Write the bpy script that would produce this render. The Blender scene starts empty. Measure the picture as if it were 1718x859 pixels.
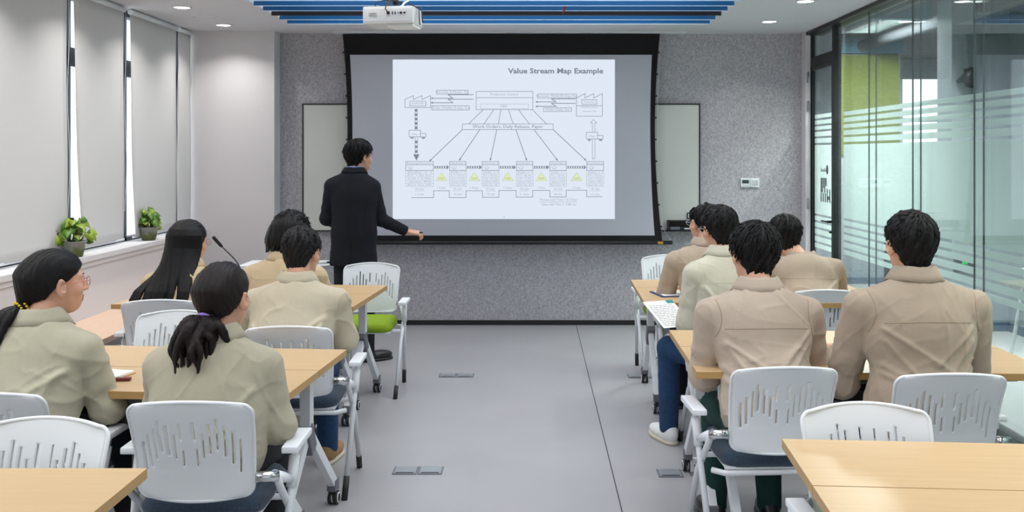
import bpy, bmesh, math, random
import numpy as np
from mathutils import Vector, Matrix
from mathutils.bvhtree import BVHTree

# ------------------------------------------------------------------ camera, light, exposure
SC = bpy.context.scene
C = SC.collection
F_PX = 1550.0
EYE = 1.6
cam_d = bpy.data.cameras.new('camera'); cam = bpy.data.objects.new('camera', cam_d); C.objects.link(cam)
cam.location = (0, 0, EYE); cam.rotation_euler = (math.pi/2, 0, 0)
cam_d.sensor_width = 36.0; cam_d.lens = 36.0*F_PX/1718.0
cam_d.shift_x = -31.0/1718.0; cam_d.shift_y = -169.5/1718.0
cam_d.clip_start = 0.05; cam_d.clip_end = 200
SC.camera = cam
SC.view_settings.view_transform = 'Standard'; SC.view_settings.look = 'None'
SC.view_settings.gamma = 1.0; SC.view_settings.use_curve_mapping = False
SC.view_settings.exposure = -0.12

world = bpy.data.worlds.new('world'); SC.world = world; world.use_nodes = True
wn = world.node_tree.nodes; wn['Background'].inputs['Color'].default_value = (0.94, 0.97, 1.0, 1)
wl_ = world.node_tree.links
_tc = wn.new('ShaderNodeTexCoord'); _sx = wn.new('ShaderNodeSeparateXYZ'); wl_.new(_tc.outputs['Generated'], _sx.inputs[0])
_mr = wn.new('ShaderNodeMapRange'); _mr.inputs[1].default_value = -.25; _mr.inputs[2].default_value = -.7; _mr.inputs[3].default_value = .75; _mr.inputs[4].default_value = 3.0
# overcast sky is brightest on the window side
wl_.new(_sx.outputs[0], _mr.inputs[0]); wl_.new(_mr.outputs[0], wn['Background'].inputs['Strength'])

DOWNLIGHT_W = 5.5
def area(name, loc, size, power, rot=(0, 0, 0), color=(1, 1, 1), shape='SQUARE', sy=None, spread=None):
    d = bpy.data.lights.new(name, 'AREA'); d.energy = power; d.color = color; d.shape = shape; d.size = size
    if sy: d.size_y = sy
    if spread: d.spread = spread
    o = bpy.data.objects.new(name, d); C.objects.link(o); o.location = loc; o.rotation_euler = rot
    return o
# lamps of the corridor behind the glass, and the light troffers in the ceiling recess
area('corridor_light', (3.55, 3.0, 3.0), 0.25, 110, shape='RECTANGLE', sy=1.2, color=(0.95, 1, 0.98))
area('corridor_light', (3.4, 7.2, 3.0), 0.25, 230, shape='RECTANGLE', sy=1.2, color=(0.95, 1, 0.98), spread=math.radians(115))
area('corridor_light', (3.7, 10.0, 3.0), 0.3, 300, shape='RECTANGLE', sy=1.2, color=(0.95, 1, 0.98))
area('corridor_light', (5.6, 11.0, 3.0), .5, 120, shape='RECTANGLE', sy=2.0, color=(0.95, 1, 0.98))
for k_, (y_, w_) in enumerate([(7.4, 40), (6.2, 48), (5.0, 48), (3.8, 45), (2.6, 40), (1.5, 30)]):
    area('recess_light', (-0.25, y_, 3.13), 3.2, w_, shape='RECTANGLE', sy=.9, color=(0.98, 0.99, 1.0))

# ------------------------------------------------------------------ materials
def srgb(r, g, b):
    def f(c):
        c /= 255.0
        return c/12.92 if c <= 0.04045 else ((c+0.055)/1.055)**2.4
    return (f(r), f(g), f(b), 1.0)

def mat(name, col, rough=0.6, metal=0.0, noise=None, bump=None, spec=0.5, sheen=0.0, emit=None, coat=0.0, stretch=None, trans=0.0):
    """noise=(scale, amount): colour variation.  bump=(scale, strength)."""
    m = bpy.data.materials.new(name); m.use_nodes = True
    nt = m.node_tree; N = nt.nodes; L = nt.links; b = N['Principled BSDF']
    b.inputs['Base Color'].default_value = col; b.inputs['Roughness'].default_value = rough
    b.inputs['Metallic'].default_value = metal; b.inputs['Specular IOR Level'].default_value = spec
    b.inputs['Sheen Weight'].default_value = sheen; b.inputs['Coat Weight'].default_value = coat
    if emit:
        b.inputs['Emission Color'].default_value = emit[0]; b.inputs['Emission Strength'].default_value = emit[1]
    tc = N.new('ShaderNodeTexCoord'); mp = N.new('ShaderNodeMapping'); L.new(tc.outputs['Object'], mp.inputs[0])
    if stretch: mp.inputs['Scale'].default_value = stretch
    if noise:
        n = N.new('ShaderNodeTexNoise'); n.inputs['Scale'].default_value = noise[0]; n.inputs['Detail'].default_value = 6
        L.new(mp.outputs[0], n.inputs[0])
        r = N.new('ShaderNodeValToRGB'); a = noise[1]
        r.color_ramp.elements[0].position = 0.3; r.color_ramp.elements[1].position = 0.7
        r.color_ramp.elements[0].color = tuple(c*(1-a) for c in col[:3])+(1,)
        r.color_ramp.elements[1].color = tuple(min(1, c*(1+a)) for c in col[:3])+(1,)
        L.new(n.outputs['Fac'], r.inputs[0]); L.new(r.outputs[0], b.inputs['Base Color'])
    if bump:
        n2 = N.new('ShaderNodeTexNoise'); n2.inputs['Scale'].default_value = bump[0]; n2.inputs['Detail'].default_value = 5
        L.new(mp.outputs[0], n2.inputs[0])
        bp = N.new('ShaderNodeBump'); bp.inputs['Strength'].default_value = bump[1]; bp.inputs['Distance'].default_value = 0.004
        L.new(n2.outputs['Fac'], bp.inputs['Height']); L.new(bp.outputs[0], b.inputs['Normal'])
    return m

M = {}
M['white_wall'] = mat('white_wall', srgb(214, 211, 212), 0.85, noise=(2, .015), bump=(60, .05))
M['column_wall'] = mat('column_wall', srgb(208, 205, 207), 0.85, noise=(2, .015), bump=(60, .05))
M['ceiling'] = mat('ceiling', srgb(205, 205, 209), 0.9, noise=(1.5, .012))
M['felt'] = mat('felt', srgb(176, 174, 178), 0.97, noise=(85, .27), bump=(160, .4), spec=.1, stretch=(1, 1, .8))
M['floor'] = mat('floor', srgb(160, 160, 163), 0.33, noise=(1.6, .05), bump=(1.2, .06), spec=.55)
M['black'] = mat('black_metal', srgb(28, 28, 30), 0.45, bump=(90, .05))
M['black_fabric'] = mat('black_fabric', srgb(17, 16, 18), 0.9)
M['dark_gap'] = mat('dark_gap', srgb(45, 45, 46), 0.8)
M['steel'] = mat('brushed_steel', srgb(165, 168, 172), 0.3, metal=1.0, bump=(150, .05))
M['chrome'] = mat('chrome', srgb(210, 212, 215), 0.12, metal=1.0)
M['white_plastic'] = mat('white_plastic', srgb(226, 229, 233), 0.38, noise=(4, .01))
M['white_metal'] = mat('white_metal', srgb(218, 221, 225), 0.35, noise=(4, .01))
M['grey_plastic'] = mat('grey_plastic', srgb(104, 106, 112), 0.5)
M['panel_grey'] = mat('panel_grey', srgb(196, 198, 202), 0.5)
M['tray_dark'] = mat('tray_dark', srgb(62, 60, 60), 0.7, noise=(90, .3))
M['tip'] = mat('rubber_tip', srgb(38, 38, 40), 0.6)
M['navy_fabric'] = mat('navy_fabric', srgb(50, 66, 84), 0.95, noise=(120, .25), bump=(300, .5), sheen=.2)
M['green_fabric'] = mat('green_fabric', srgb(122, 152, 8), 0.9, noise=(120, .12), bump=(300, .5))
M['screen_fabric'] = mat('screen_fabric', srgb(186, 188, 196), 0.9)
M['board'] = mat('white_board', srgb(200, 202, 196), 0.25)
M['blind'] = mat('blind_fabric', srgb(206, 205, 204), 0.9, bump=(300, .1))
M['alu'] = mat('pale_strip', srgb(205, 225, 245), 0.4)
M['blue'] = mat('blue_lacquer', srgb(4, 84, 138), 0.45)
M['pale_blue'] = mat('recess_paint', srgb(150, 158, 178), 0.7)
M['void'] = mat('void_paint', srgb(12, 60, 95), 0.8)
M['salmon'] = mat('pale_wood', srgb(222, 190, 165), 0.4, noise=(6, .05), stretch=(8, 1, 8))
M['pot'] = mat('pot_plastic', srgb(120, 120, 116), 0.4)
M['soil'] = mat('soil', srgb(50, 38, 28), 0.95, noise=(80, .4))
M['stem'] = mat('stem', srgb(110, 120, 50), 0.6)
M['leaf'] = mat('leaf', srgb(74, 118, 16), 0.38, noise=(9, .5))
M['leaf2'] = mat('leaf_yellow', srgb(128, 150, 28), 0.38, noise=(9, .3))
M['paper'] = mat('paper', srgb(236, 236, 232), 0.8)
M['ink'] = mat('ink', srgb(120, 122, 128), 0.8)
M['projector'] = mat('projector_white', srgb(226, 224, 216), 0.25)
M['red'] = mat('red', srgb(190, 18, 30), 0.6)
M['skin'] = mat('skin', srgb(214, 164, 137), 0.5, noise=(14, .06), bump=(200, .08))
M['skin'].node_tree.nodes['Principled BSDF'].inputs['Subsurface Weight'].default_value = 0.12
M['skin'].node_tree.nodes['Principled BSDF'].inputs['Subsurface Radius'].default_value = (0.01, 0.004, 0.002)
M['lip'] = mat('lip', srgb(176, 96, 88), 0.45)
M['eye'] = mat('eye_white', srgb(235, 232, 226), 0.2)
M['iris'] = mat('iris', srgb(35, 22, 16), 0.15)
M['suit'] = mat('suit_wool', srgb(31, 33, 39), 0.9, noise=(200, .12), bump=(350, .3), spec=.2)
M['shirt'] = mat('shirt_blue', srgb(130, 160, 200), 0.8)
M['shoe_black'] = mat('shoe_black', srgb(22, 22, 24), 0.3)
M['shoe_white'] = mat('shoe_white', srgb(225, 225, 225), 0.5)
M['shoe_tan'] = mat('shoe_tan', srgb(150, 118, 78), 0.8)
M['sole'] = mat('sole', srgb(200, 190, 170), 0.7)
M['denim'] = mat('denim', srgb(26, 58, 92), 0.95, noise=(60, .2), bump=(300, .3))
M['trouser_dark'] = mat('trouser_dark', srgb(24, 27, 34), 0.95, noise=(60, .1))
M['trouser_green'] = mat('trouser_green', srgb(12, 52, 50), 0.95, noise=(60, .1))
M['purple'] = mat('purple_elastic', srgb(140, 110, 190), 0.7)
M['yellow'] = mat('yellow_bead', srgb(235, 205, 40), 0.4)
M['lens'] = mat('glasses_lens', srgb(200, 215, 230), 0.05)
M['wire'] = mat('glasses_wire', srgb(190, 120, 110), 0.3, metal=.8)
M['thread'] = mat('seam_thread', srgb(150, 132, 110), 0.9)
M['green_wall'] = mat('green_wall_panel', srgb(88, 96, 28), 0.9, noise=(40, .12))
M['corr_wall'] = mat('corridor_paint', srgb(132, 140, 145), 0.85)
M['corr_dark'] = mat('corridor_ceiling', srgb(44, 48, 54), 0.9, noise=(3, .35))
M['teal'] = mat('corridor_teal', srgb(60, 98, 112), 0.9, noise=(10, .2))

def wood(name, col, a=.06):
    m = mat(name, col, 0.36, spec=.4)
    nt = m.node_tree; N = nt.nodes; L = nt.links; b = N['Principled BSDF']
    tc = N.new('ShaderNodeTexCoord'); mp = N.new('ShaderNodeMapping'); mp.inputs['Scale'].default_value = (1.2, 26, 26)
    n = N.new('ShaderNodeTexNoise'); n.inputs['Scale'].default_value = 3; n.inputs['Detail'].default_value = 8; n.inputs['Distortion'].default_value = .5
    L.new(tc.outputs['Object'], mp.inputs[0]); L.new(mp.outputs[0], n.inputs[0])
    r = N.new('ShaderNodeValToRGB'); r.color_ramp.elements[0].position = .3; r.color_ramp.elements[1].position = .7
    r.color_ramp.elements[0].color = tuple(c*(1-a) for c in col[:3])+(1,); r.color_ramp.elements[1].color = tuple(min(1, c*(1+a)) for c in col[:3])+(1,)
    L.new(n.outputs['Fac'], r.inputs[0]); L.new(r.outputs[0], b.inputs['Base Color'])
    return m
M['wood'] = wood('table_wood', srgb(201, 170, 128), .045)
M['wood_edge'] = wood('table_edge', srgb(184, 146, 92))

def emission(name, col, s):
    m = bpy.data.materials.new(name); m.use_nodes = True; N = m.node_tree.nodes; N.clear()
    e = N.new('ShaderNodeEmission'); e.inputs[0].default_value = col; e.inputs[1].default_value = s
    o = N.new('ShaderNodeOutputMaterial'); m.node_tree.links.new(e.outputs[0], o.inputs[0]); return m
M['slide'] = emission('projected_light', srgb(225, 234, 246), 1.07)
M['slide_line'] = emission('projected_grey', srgb(128, 137, 150), 1.07)
M['slide_soft'] = emission('projected_soft_grey', srgb(160, 170, 184), 1.07)
M['slide_yellow'] = emission('projected_yellow', srgb(226, 238, 178), 1.07)
M['lamp'] = emission('lamp_glow', (1, .98, .95, 1), 9.0)
M['day'] = emission('daylight_window', (.93, .98, 1, 1), 2.6)
M['exit_green'] = emission('exit_green', srgb(40, 220, 110), 1.2)

def schlick(N, L, f0, amp=1.0):
    lw = N.new('ShaderNodeLayerWeight'); lw.inputs['Blend'].default_value = .5
    p = N.new('ShaderNodeMath'); p.operation = 'POWER'; p.inputs[1].default_value = 4.0; L.new(lw.outputs['Facing'], p.inputs[0])
    m = N.new('ShaderNodeMath'); m.operation = 'MULTIPLY_ADD'; m.inputs[1].default_value = amp; m.inputs[2].default_value = f0; L.new(p.outputs[0], m.inputs[0])
    return m.outputs[0]
def glass_mat():
    m = bpy.data.materials.new('clear_glass'); m.use_nodes = True; N = m.node_tree.nodes; L = m.node_tree.links; N.clear()
    t = N.new('ShaderNodeBsdfTransparent'); t.inputs[0].default_value = (.965, .985, .98, 1)
    g = N.new('ShaderNodeBsdfGlossy'); g.inputs['Roughness'].default_value = 0.0; g.inputs[0].default_value = (.9, .97, .97, 1)
    fc = schlick(N, L, .035, .75)
    mx = N.new('ShaderNodeMixShader'); o = N.new('ShaderNodeOutputMaterial')
    L.new(fc, mx.inputs[0]); L.new(t.outputs[0], mx.inputs[1]); L.new(g.outputs[0], mx.inputs[2]); L.new(mx.outputs[0], o.inputs[0])
    return m
M['glass'] = glass_mat()
def film_mat():
    m = bpy.data.materials.new('frosted_film'); m.use_nodes = True; N = m.node_tree.nodes; L = m.node_tree.links; N.clear()
    d = N.new('ShaderNodeBsdfDiffuse'); d.inputs[0].default_value = srgb(218, 228, 226)
    t = N.new('ShaderNodeBsdfTranslucent'); t.inputs[0].default_value = srgb(236, 246, 243)
    tr = N.new('ShaderNodeBsdfTransparent'); tr.inputs[0].default_value = (.97, 1, .99, 1)
    a = N.new('ShaderNodeMixShader'); a.inputs[0].default_value = .7
    b = N.new('ShaderNodeMixShader'); b.inputs[0].default_value = .08
    g = N.new('ShaderNodeBsdfGlossy'); g.inputs['Roughness'].default_value = .02
    fr = schlick(N, L, .03, .35)
    c = N.new('ShaderNodeMixShader')
    o = N.new('ShaderNodeOutputMaterial')
    L.new(d.outputs[0], a.inputs[1]); L.new(t.outputs[0], a.inputs[2]); L.new(a.outputs[0], b.inputs[1]); L.new(tr.outputs[0], b.inputs[2])
    L.new(fr, c.inputs[0]); L.new(b.outputs[0], c.inputs[1]); L.new(g.outputs[0], c.inputs[2]); L.new(c.outputs[0], o.inputs[0])
    return m
M['film'] = film_mat()

def hair_mat(name, col):
    m = mat(name, col, 0.48, spec=.22)
    nt = m.node_tree; N = nt.nodes; L = nt.links; b = N['Principled BSDF']
    tc = N.new('ShaderNodeTexCoord'); mp = N.new('ShaderNodeMapping'); mp.inputs['Scale'].default_value = (1, 1, .12)
    n = N.new('ShaderNodeTexNoise'); n.inputs['Scale'].default_value = 160; n.inputs['Detail'].default_value = 4
    L.new(tc.outputs['Object'], mp.inputs[0]); L.new(mp.outputs[0], n.inputs[0])
    bp = N.new('ShaderNodeBump'); bp.inputs['Strength'].default_value = .6; bp.inputs['Distance'].default_value = .003
    L.new(n.outputs['Fac'], bp.inputs['Height']); L.new(bp.outputs[0], b.inputs['Normal'])
    return m
M['hair'] = hair_mat('hair_black', srgb(15, 14, 15))
M['hair_brown'] = hair_mat('hair_dark_brown', srgb(26, 18, 18))
M['hair_grey'] = hair_mat('hair_greying', srgb(26, 25, 26))

def cloth(name, col):
    return mat(name, col, .92, noise=(7, .035), bump=(260, .25), sheen=.15, spec=.2)

# ------------------------------------------------------------------ mesh helpers
def tag(o, label=None, cat=None, group=None, kind=None):
    if label: o['label'] = label
    if cat: o['category'] = cat
    if group: o['group'] = group
    if kind: o['kind'] = kind
    return o
def link(name, me, m=None, parent=None, smooth=False):
    o = bpy.data.objects.new(name, me); C.objects.link(o)
    if m is not None:
        for x in (m if isinstance(m, (list, tuple)) else [m]): me.materials.append(x)
    if smooth: me.shade_smooth()
    if parent: o.parent = parent
    return o
def thing(name, label, cat, loc=(0, 0, 0), rz=0, group=None):
    o = bpy.data.objects.new(name, None); C.objects.link(o); o.location = loc; o.rotation_euler = (0, 0, rz)
    o.empty_display_size = .1
    return tag(o, label, cat, group)

class MB:
    """collects shapes and links them as ONE mesh object"""
    def __init__(s): s.bm = bmesh.new()
    def _new(s, ret, mi=0):
        for f in ret: f.material_index = mi
    def box(s, x0, x1, y0, y1, z0, z1, mi=0, bev=0.0, mtx=None):
        v = [s.bm.verts.new((x, y, z)) for x in (x0, x1) for y in (y0, y1) for z in (z0, z1)]
        idx = [(0, 1, 3, 2), (4, 6, 7, 5), (0, 4, 5, 1), (2, 3, 7, 6), (0, 2, 6, 4), (1, 5, 7, 3)]
        fs = [s.bm.faces.new([v[i] for i in q]) for q in idx]
        for f in fs: f.material_index = mi
        if bev:
            es = list({e for f in fs for e in f.edges})
            r = bmesh.ops.bevel(s.bm, geom=es, offset=bev, segments=2, profile=.7, affect='EDGES')
            for f in r['faces']: f.material_index = mi
            v = list({w for f in r['faces'] for w in f.verts} | {w for w in v if w.is_valid})
        if mtx is not None: bmesh.ops.transform(s.bm, matrix=mtx, verts=v)
        return s
    def tube(s, pts, r, n=10, mi=0, caps=True):
        pts = [Vector(p) for p in pts]; rs = r if isinstance(r, (list, tuple)) else [r]*len(pts)
        rings = []; up = None
        for i, p in enumerate(pts):
            d = (pts[min(i+1, len(pts)-1)]-pts[max(i-1, 0)]).normalized()
            if up is None: up = Vector((0, 0, 1)) if abs(d.z) < .9 else Vector((0, 1, 0))
            a = d.cross(up).normalized(); b = a.cross(d).normalized(); up = b
            rings.append([s.bm.verts.new(p+(a*math.cos(t)+b*math.sin(t))*rs[i]) for t in [2*math.pi*k/n for k in range(n)]])
        for A, B in zip(rings, rings[1:]):
            for k in range(n):
                f = s.bm.faces.new((A[k], A[(k+1) % n], B[(k+1) % n], B[k])); f.material_index = mi; f.smooth = True
        if caps:
            for R in (rings[0][::-1], rings[-1]):
                f = s.bm.faces.new(R); f.material_index = mi
        return s
    def bar(s, p, q, w, h, mi=0, up=(1, 0, 0), bev=.004):
        """box beam from p to q, w wide along up, h along the third axis"""
        p = Vector(p); q = Vector(q); d = q-p; L_ = d.length; d.normalize(); u = Vector(up); u = (u-d*u.dot(d)).normalized(); t = d.cross(u)
        m = Matrix((u, t, d)).transposed().to_4x4(); m.translation = p
        return s.box(-w/2, w/2, -h/2, h/2, 0, L_, mi, bev, m)
    def lathe(s, prof, n=24, mi=0, c=(0, 0, 0), mtx=None, cap=True):
        rings = []; allv = []
        for r, z in prof:
            R = [s.bm.verts.new((c[0]+r*math.cos(2*math.pi*k/n), c[1]+r*math.sin(2*math.pi*k/n), c[2]+z)) for k in range(n)]
            rings.append(R); allv += R
        for A, B in zip(rings, rings[1:]):
            for k in range(n):
                f = s.bm.faces.new((A[k], A[(k+1) % n], B[(k+1) % n], B[k])); f.material_index = mi; f.smooth = True
        if cap:
            s.bm.faces.new(rings[0][::-1]).material_index = mi; s.bm.faces.new(rings[-1]).material_index = mi
        if mtx is not None: bmesh.ops.transform(s.bm, matrix=mtx, verts=allv)
        return s
    def poly(s, pts, mi=0, thick=None):
        v = [s.bm.verts.new(p) for p in pts]; f = s.bm.faces.new(v); f.material_index = mi
        if thick is not None:
            r = bmesh.ops.extrude_face_region(s.bm, geom=[f]); w = [g for g in r['geom'] if isinstance(g, bmesh.types.BMVert)]
            bmesh.ops.translate(s.bm, vec=Vector(thick), verts=w)
            for g in r['geom']:
                if isinstance(g, bmesh.types.BMFace): g.material_index = mi
            for vv in w:
                for ff in vv.link_faces: ff.material_index = mi
        return s
    def build(s, name, m=None, parent=None, smooth=False, fix=True):
        if fix: bmesh.ops.recalc_face_normals(s.bm, faces=s.bm.faces)
        me = bpy.data.meshes.new(name); s.bm.to_mesh(me); s.bm.free()
        if smooth: me.shade_smooth()
        return link(name, me, m, parent)

def struct(name, mb, m, parent=None):
    o = mb.build(name, m, parent)
    if parent is None: o['kind'] = 'structure'
    return o
def dup(root, loc=None, rz=None, label=None, group=None):
    r = root.copy(); C.objects.link(r)
    if loc is not None: r.location = loc
    if rz is not None: r.rotation_euler = (0, 0, rz)
    if label: r['label'] = label
    if group: r['group'] = group
    for ch in list(root.children):
        c = ch.copy(); C.objects.link(c); c.parent = r; c.matrix_parent_inverse = ch.matrix_parent_inverse.copy()
        for g in list(ch.children):
            d = g.copy(); C.objects.link(d); d.parent = c
    return r

# ------------------------------------------------------------------ room
ZC = 2.74; YB = 8.7; XL = -3.0; XR = 2.62
Y0 = -1.6
struct('floor', MB().box(-3.3, 2.70, Y0, 8.8, -.1, 0), M['floor'])
fl = MB(); fl.box(.28, .284, -1.5, 5.0, 0.0, .0008)
tag(MB().bar((.43, 8.66, .0003), (.40, 1.5, .0003), .005, .0006, up=(1, 0, 0), bev=0).build('trim_1', M['dark_gap']), kind='structure')
fl.bm.free()
# ceiling with a recess for the baffles
cb = MB()
RX0, RX1, RY0, RY1 = -2.08, 1.52, 1.0, 8.07
cb.box(-3.3, RX0, Y0, 8.8, ZC, ZC+.1); cb.box(RX1, 2.70, Y0, 8.8, ZC, ZC+.1)
cb.box(RX0, RX1, RY1, 8.8, ZC, ZC+.1); cb.box(RX0, RX1, Y0, RY0, ZC, ZC+.1)
struct('ceiling', cb, M['ceiling'])
rb = MB()
rb.box(RX0-.05, RX0, RY0, RY1, ZC+.1, 3.15); rb.box(RX1, RX1+.05, RY0, RY1, ZC+.1, 3.15)
rb.box(RX0-.05, RX1+.05, RY1, RY1+.05, ZC+.1, 3.15); rb.box(RX0-.05, RX1+.05, RY0-.05, RY0, ZC+.1, 3.15)
struct('trim_2', rb, M['pale_blue'])
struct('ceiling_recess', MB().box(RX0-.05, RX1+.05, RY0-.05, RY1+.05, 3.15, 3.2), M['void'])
struct('wall_back', MB().box(-2.36, 2.56, YB, YB+.1, 0, ZC), M['felt'])
struct('baseboard_back', MB().box(-2.355, 2.56, YB-.015, YB, 0, .045), M['black'])
struct('wall_column', MB().box(-3.32, -2.357, 8.5, 8.8, 0, ZC), M['column_wall'])
struct('trim_3', MB().box(2.555, 2.60, 8.58, 8.8, 0, ZC), M['white_wall'])
struct('wall_left', MB().box(-3.32, XL, Y0, 8.5, 0, .88).box(-3.32, -3.12, Y0, .2, .88, ZC), M['white_wall'])
struct('trim_4', MB().box(-3.26, -2.97, .2, 8.49, .88, .92, bev=.006).box(-3.0, -2.985, .2, 8.49, .845, .88), M['white_wall'])
# long timber ledge along the left wall
bt = thing('wall_bench', 'pale timber-topped bench running low along the left wall', 'bench', (-2.78, 5.6, 0))
MB().box(-.22, .22, -2.6, 2.6, .46, .497, bev=.004).build('bench_top', M['salmon'], bt)
MB().box(-.2, .17, -2.55, 2.55, 0, .46).build('bench_box', M['panel_grey'], bt)

# windows: frames behind the blinds
wz0, wz1 = .92, ZC
wy = [.2, 2.0, 3.75, 5.45, 6.387, 7.275, 8.36, 8.5]
fr = MB()
for y in wy[1:-1]: fr.box(-3.202, -3.19, y-.024, y+.024, wz0, wz1, bev=.002)
fr.box(-3.25, -3.19, .2, 8.5, wz0, wz0+.03); fr.box(-3.215, -3.20, .2, 8.5, 2.22, 2.35)
fr.box(-3.25, -3.19, .2, 8.5, wz1-.05, wz1)
struct('window_1', fr, mat('window_frame', srgb(38, 44, 58), .4))
struct('window_2', MB().box(-3.225, -3.219, .2, 8.5, wz0+.03, wz1-.05), M['glass'])

def blind(ya, yb, yab, label, crease=0):
    t = thing('roller_blind', label, 'blind', (-3.12, (ya+yb)/2, 0), 0, 'roller blinds over the left windows')
    y0 = ya-(ya+yb)/2; y1 = yb-(ya+yb)/2; y0b = yab-(ya+yb)/2
    bm = bmesh.new(); nz, ny = 26, 14; g = []
    for i in range(nz+1):
        w = i/nz; z = ZC-.045-(ZC-.045-.955)*w
        a = y0+(y0b-y0)*w**1.6
        row = []
        for j in range(ny+1):
            u = j/ny; y = a+(y1-a)*u
            x = .008*math.sin(u*math.pi)*w+.004*math.sin(w*7+u*3)+(.02*w*w*(1-u)**2 if crease else 0)
            row.append(bm.verts.new((x, y, z)))
        g.append(row)
    for i in range(nz):
        for j in range(ny): bm.faces.new((g[i][j], g[i+1][j], g[i+1][j+1], g[i][j+1]))
    me = bpy.data.meshes.new('fabric'); bm.to_mesh(me); bm.free()
    o = link('fabric', me, M['blind'], t, True); s = o.modifiers.new('t', 'SOLIDIFY'); s.thickness = .0015
    MB().box(-.006, .006, y0b, y1, .945, .962, bev=.003).build('bottom_rail', M['white_metal'], t)
    MB().tube([(0, y0, ZC-.025), (0, y1, ZC-.025)], .022, 14).build('roller', M['white_metal'], t)
    cy = y1-.04
    pts = [(.03, cy, ZC-.03)]+[(.03+.004*math.sin(k), cy+.02*math.sin(k*.9)*(k/12), ZC-.03-k*.14) for k in range(1, 12)]
    MB().tube(pts, .0018, 6).build('pull_chain', M['white_plastic'], t)
    return t
blind(3.0, 4.28, 3.0, 'wide white roller blind nearest the viewer along the window wall')
blind(4.36, 5.30, 4.36, 'white roller blind hanging at the picture edge before the dark mullions')
blind(5.36, 6.22, 5.38, 'pale roller blind just before the first plant pot')
blind(6.31, 7.09, 6.40, 'pale roller blind hanging between the two potted plants', 1)
blind(7.20, 8.14, 7.25, 'pale roller blind behind and beyond the small far plant', 1)
blind(8.18, 8.48, 8.16, 'narrow white roller blind in the corner beside the column wall')

# ------------------------------------------------------------------ ceiling baffles, lights, vent
ys = [7.79-.235*i for i in range(26)]
words = ['first', 'second', 'third', 'fourth', 'fifth', 'sixth', 'seventh']
blue0 = None
for i, y in enumerate(ys):
    if i == 2:
        t = thing('ceiling_baffle', 'black ceiling baffle, the only dark one among the blue ones', 'ceiling baffle', (-.27, y, 2.705), 0, 'ceiling baffles in the recess')
        MB().box(-1.78, 1.78, -.012, .012, 0, .15).build('blade', M['black'], t)
        continue
    lab = ('blue ceiling baffle, %s row out from the back wall' % words[i]) if i < 7 else 'blue ceiling baffle overhead, out past the projector'
    if blue0 is None:
        t = blue0 = thing('ceiling_baffle', lab, 'ceiling baffle', (-.27, y, 2.705), 0, 'ceiling baffles in the recess')
        MB().box(-1.78, 1.78, -.007, .007, .002, .15).build('blade', M['blue'], t)
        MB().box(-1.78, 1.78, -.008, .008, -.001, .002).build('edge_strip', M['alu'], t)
    else:
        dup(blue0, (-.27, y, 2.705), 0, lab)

def downlight(x, y, label):
    t = thing('recessed_downlight', label, 'ceiling light', (x, y, ZC), 0, 'round downlights in the ceiling')
    MB().lathe([(.062, -.0), (.075, 0), (.075, -.004), (.062, -.006), (.058, 0)], 28, cap=False).build('trim_ring', M['white_metal'], t)
    MB().lathe([(.0001, -.002), (.058, -.002)], 28, cap=False).build('lamp_disc', M['lamp'], t)
    area('downlight_light', (x, y, ZC-.012), .11, DOWNLIGHT_W, shape='DISK', color=(1, .98, .95), spread=math.radians(125))
    return t
names_l = ['bright round downlight on the left, nearest the white column wall', 'bright round downlight on the left, above the round vent side nearest the viewer']
for k in range(9):
    y = 8.10-.97*k
    downlight(-2.69, y, names_l[k] if k < 2 else 'round downlight over the window side, out of the picture overhead')
names_r = ['bright round downlight on the right, closest to the back wall', 'bright round downlight on the right, at the top of the picture']
for k in range(9):
    y = 7.89-1.04*k
    downlight(2.04, y, names_r[k] if k < 2 else 'round downlight over the glass side, out of the picture overhead')
v = thing('ceiling_speaker', 'flat round white grille in the ceiling between two left downlights', 'ceiling speaker', (-2.68, 7.6, ZC))
MB().lathe([(.0001, -.006), (.085, -.006), (.095, -.003), (.1, 0)], 32, cap=False).build('grille', M['ceiling'], v)
MB().lathe([(.098, -.004), (.105, -.004), (.106, 0)], 32, cap=False).build('rim', M['white_wall'], v)

# projector
pj = thing('ceiling_projector', 'white projector hanging from a ceiling mount over the aisle', 'projector', (-.96, 6.5, 2.505), math.radians(-7))
MB().box(-.19, .17, -.13, .15, 0, .125, bev=.022).build('casing', M['projector'], pj, smooth=False)
pt = MB()
for k, (x, w, h) in enumerate([(-.005, .02, .02), (.025, .006, .018), (.045, .006, .018), (.065, .006, .006), (.085, .014, .014), (.11, .014, .01)]):
    pt.box(x-w/2, x+w/2, -.136, -.129, .055-h/2+.02, .055+h/2+.02)
pt.build('ports', M['black'], pj)
lb = MB(); lb.box(-.145, -.085, -.1318, -.13, .05, .078); lb.build('rating_label', mat('label_paper', srgb(205, 200, 190), .8), pj)
lt = MB()
for k in range(4): lt.box(-.14, -.10+.01*(k % 2), -.1325, -.1317, .055+.006*k, .0565+.006*k)
lt.build('label_print', M['ink'], pj)
MB().lathe([(.034, 0), (.034, .03), (.028, .034), (.026, .01)], 24, mtx=Matrix.Translation((.06, .15, .065)) @ Matrix.Rotation(-math.pi/2, 4, 'X')).build('projection_lens', M['black'], pj)
MB().box(-.02, .165, -.115, .10, -.012, .0, bev=.003).build('bottom_shield', M['paper'], pj)
mt = MB(); mt.box(-.09, .05, -.05, .05, .135, .142); mt.box(-.05, .0, -.03, .03, .14, .62); mt.box(-.085, -.075, -.045, -.035, .122, .137); mt.box(.035, .045, -.045, -.035, .122, .137)
mt.build('mount', M['steel'], pj)
MB().box(.004, .028, -.028, .028, .15, .62).build('mount_arm', M['black'], pj)
cbm = MB()
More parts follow.
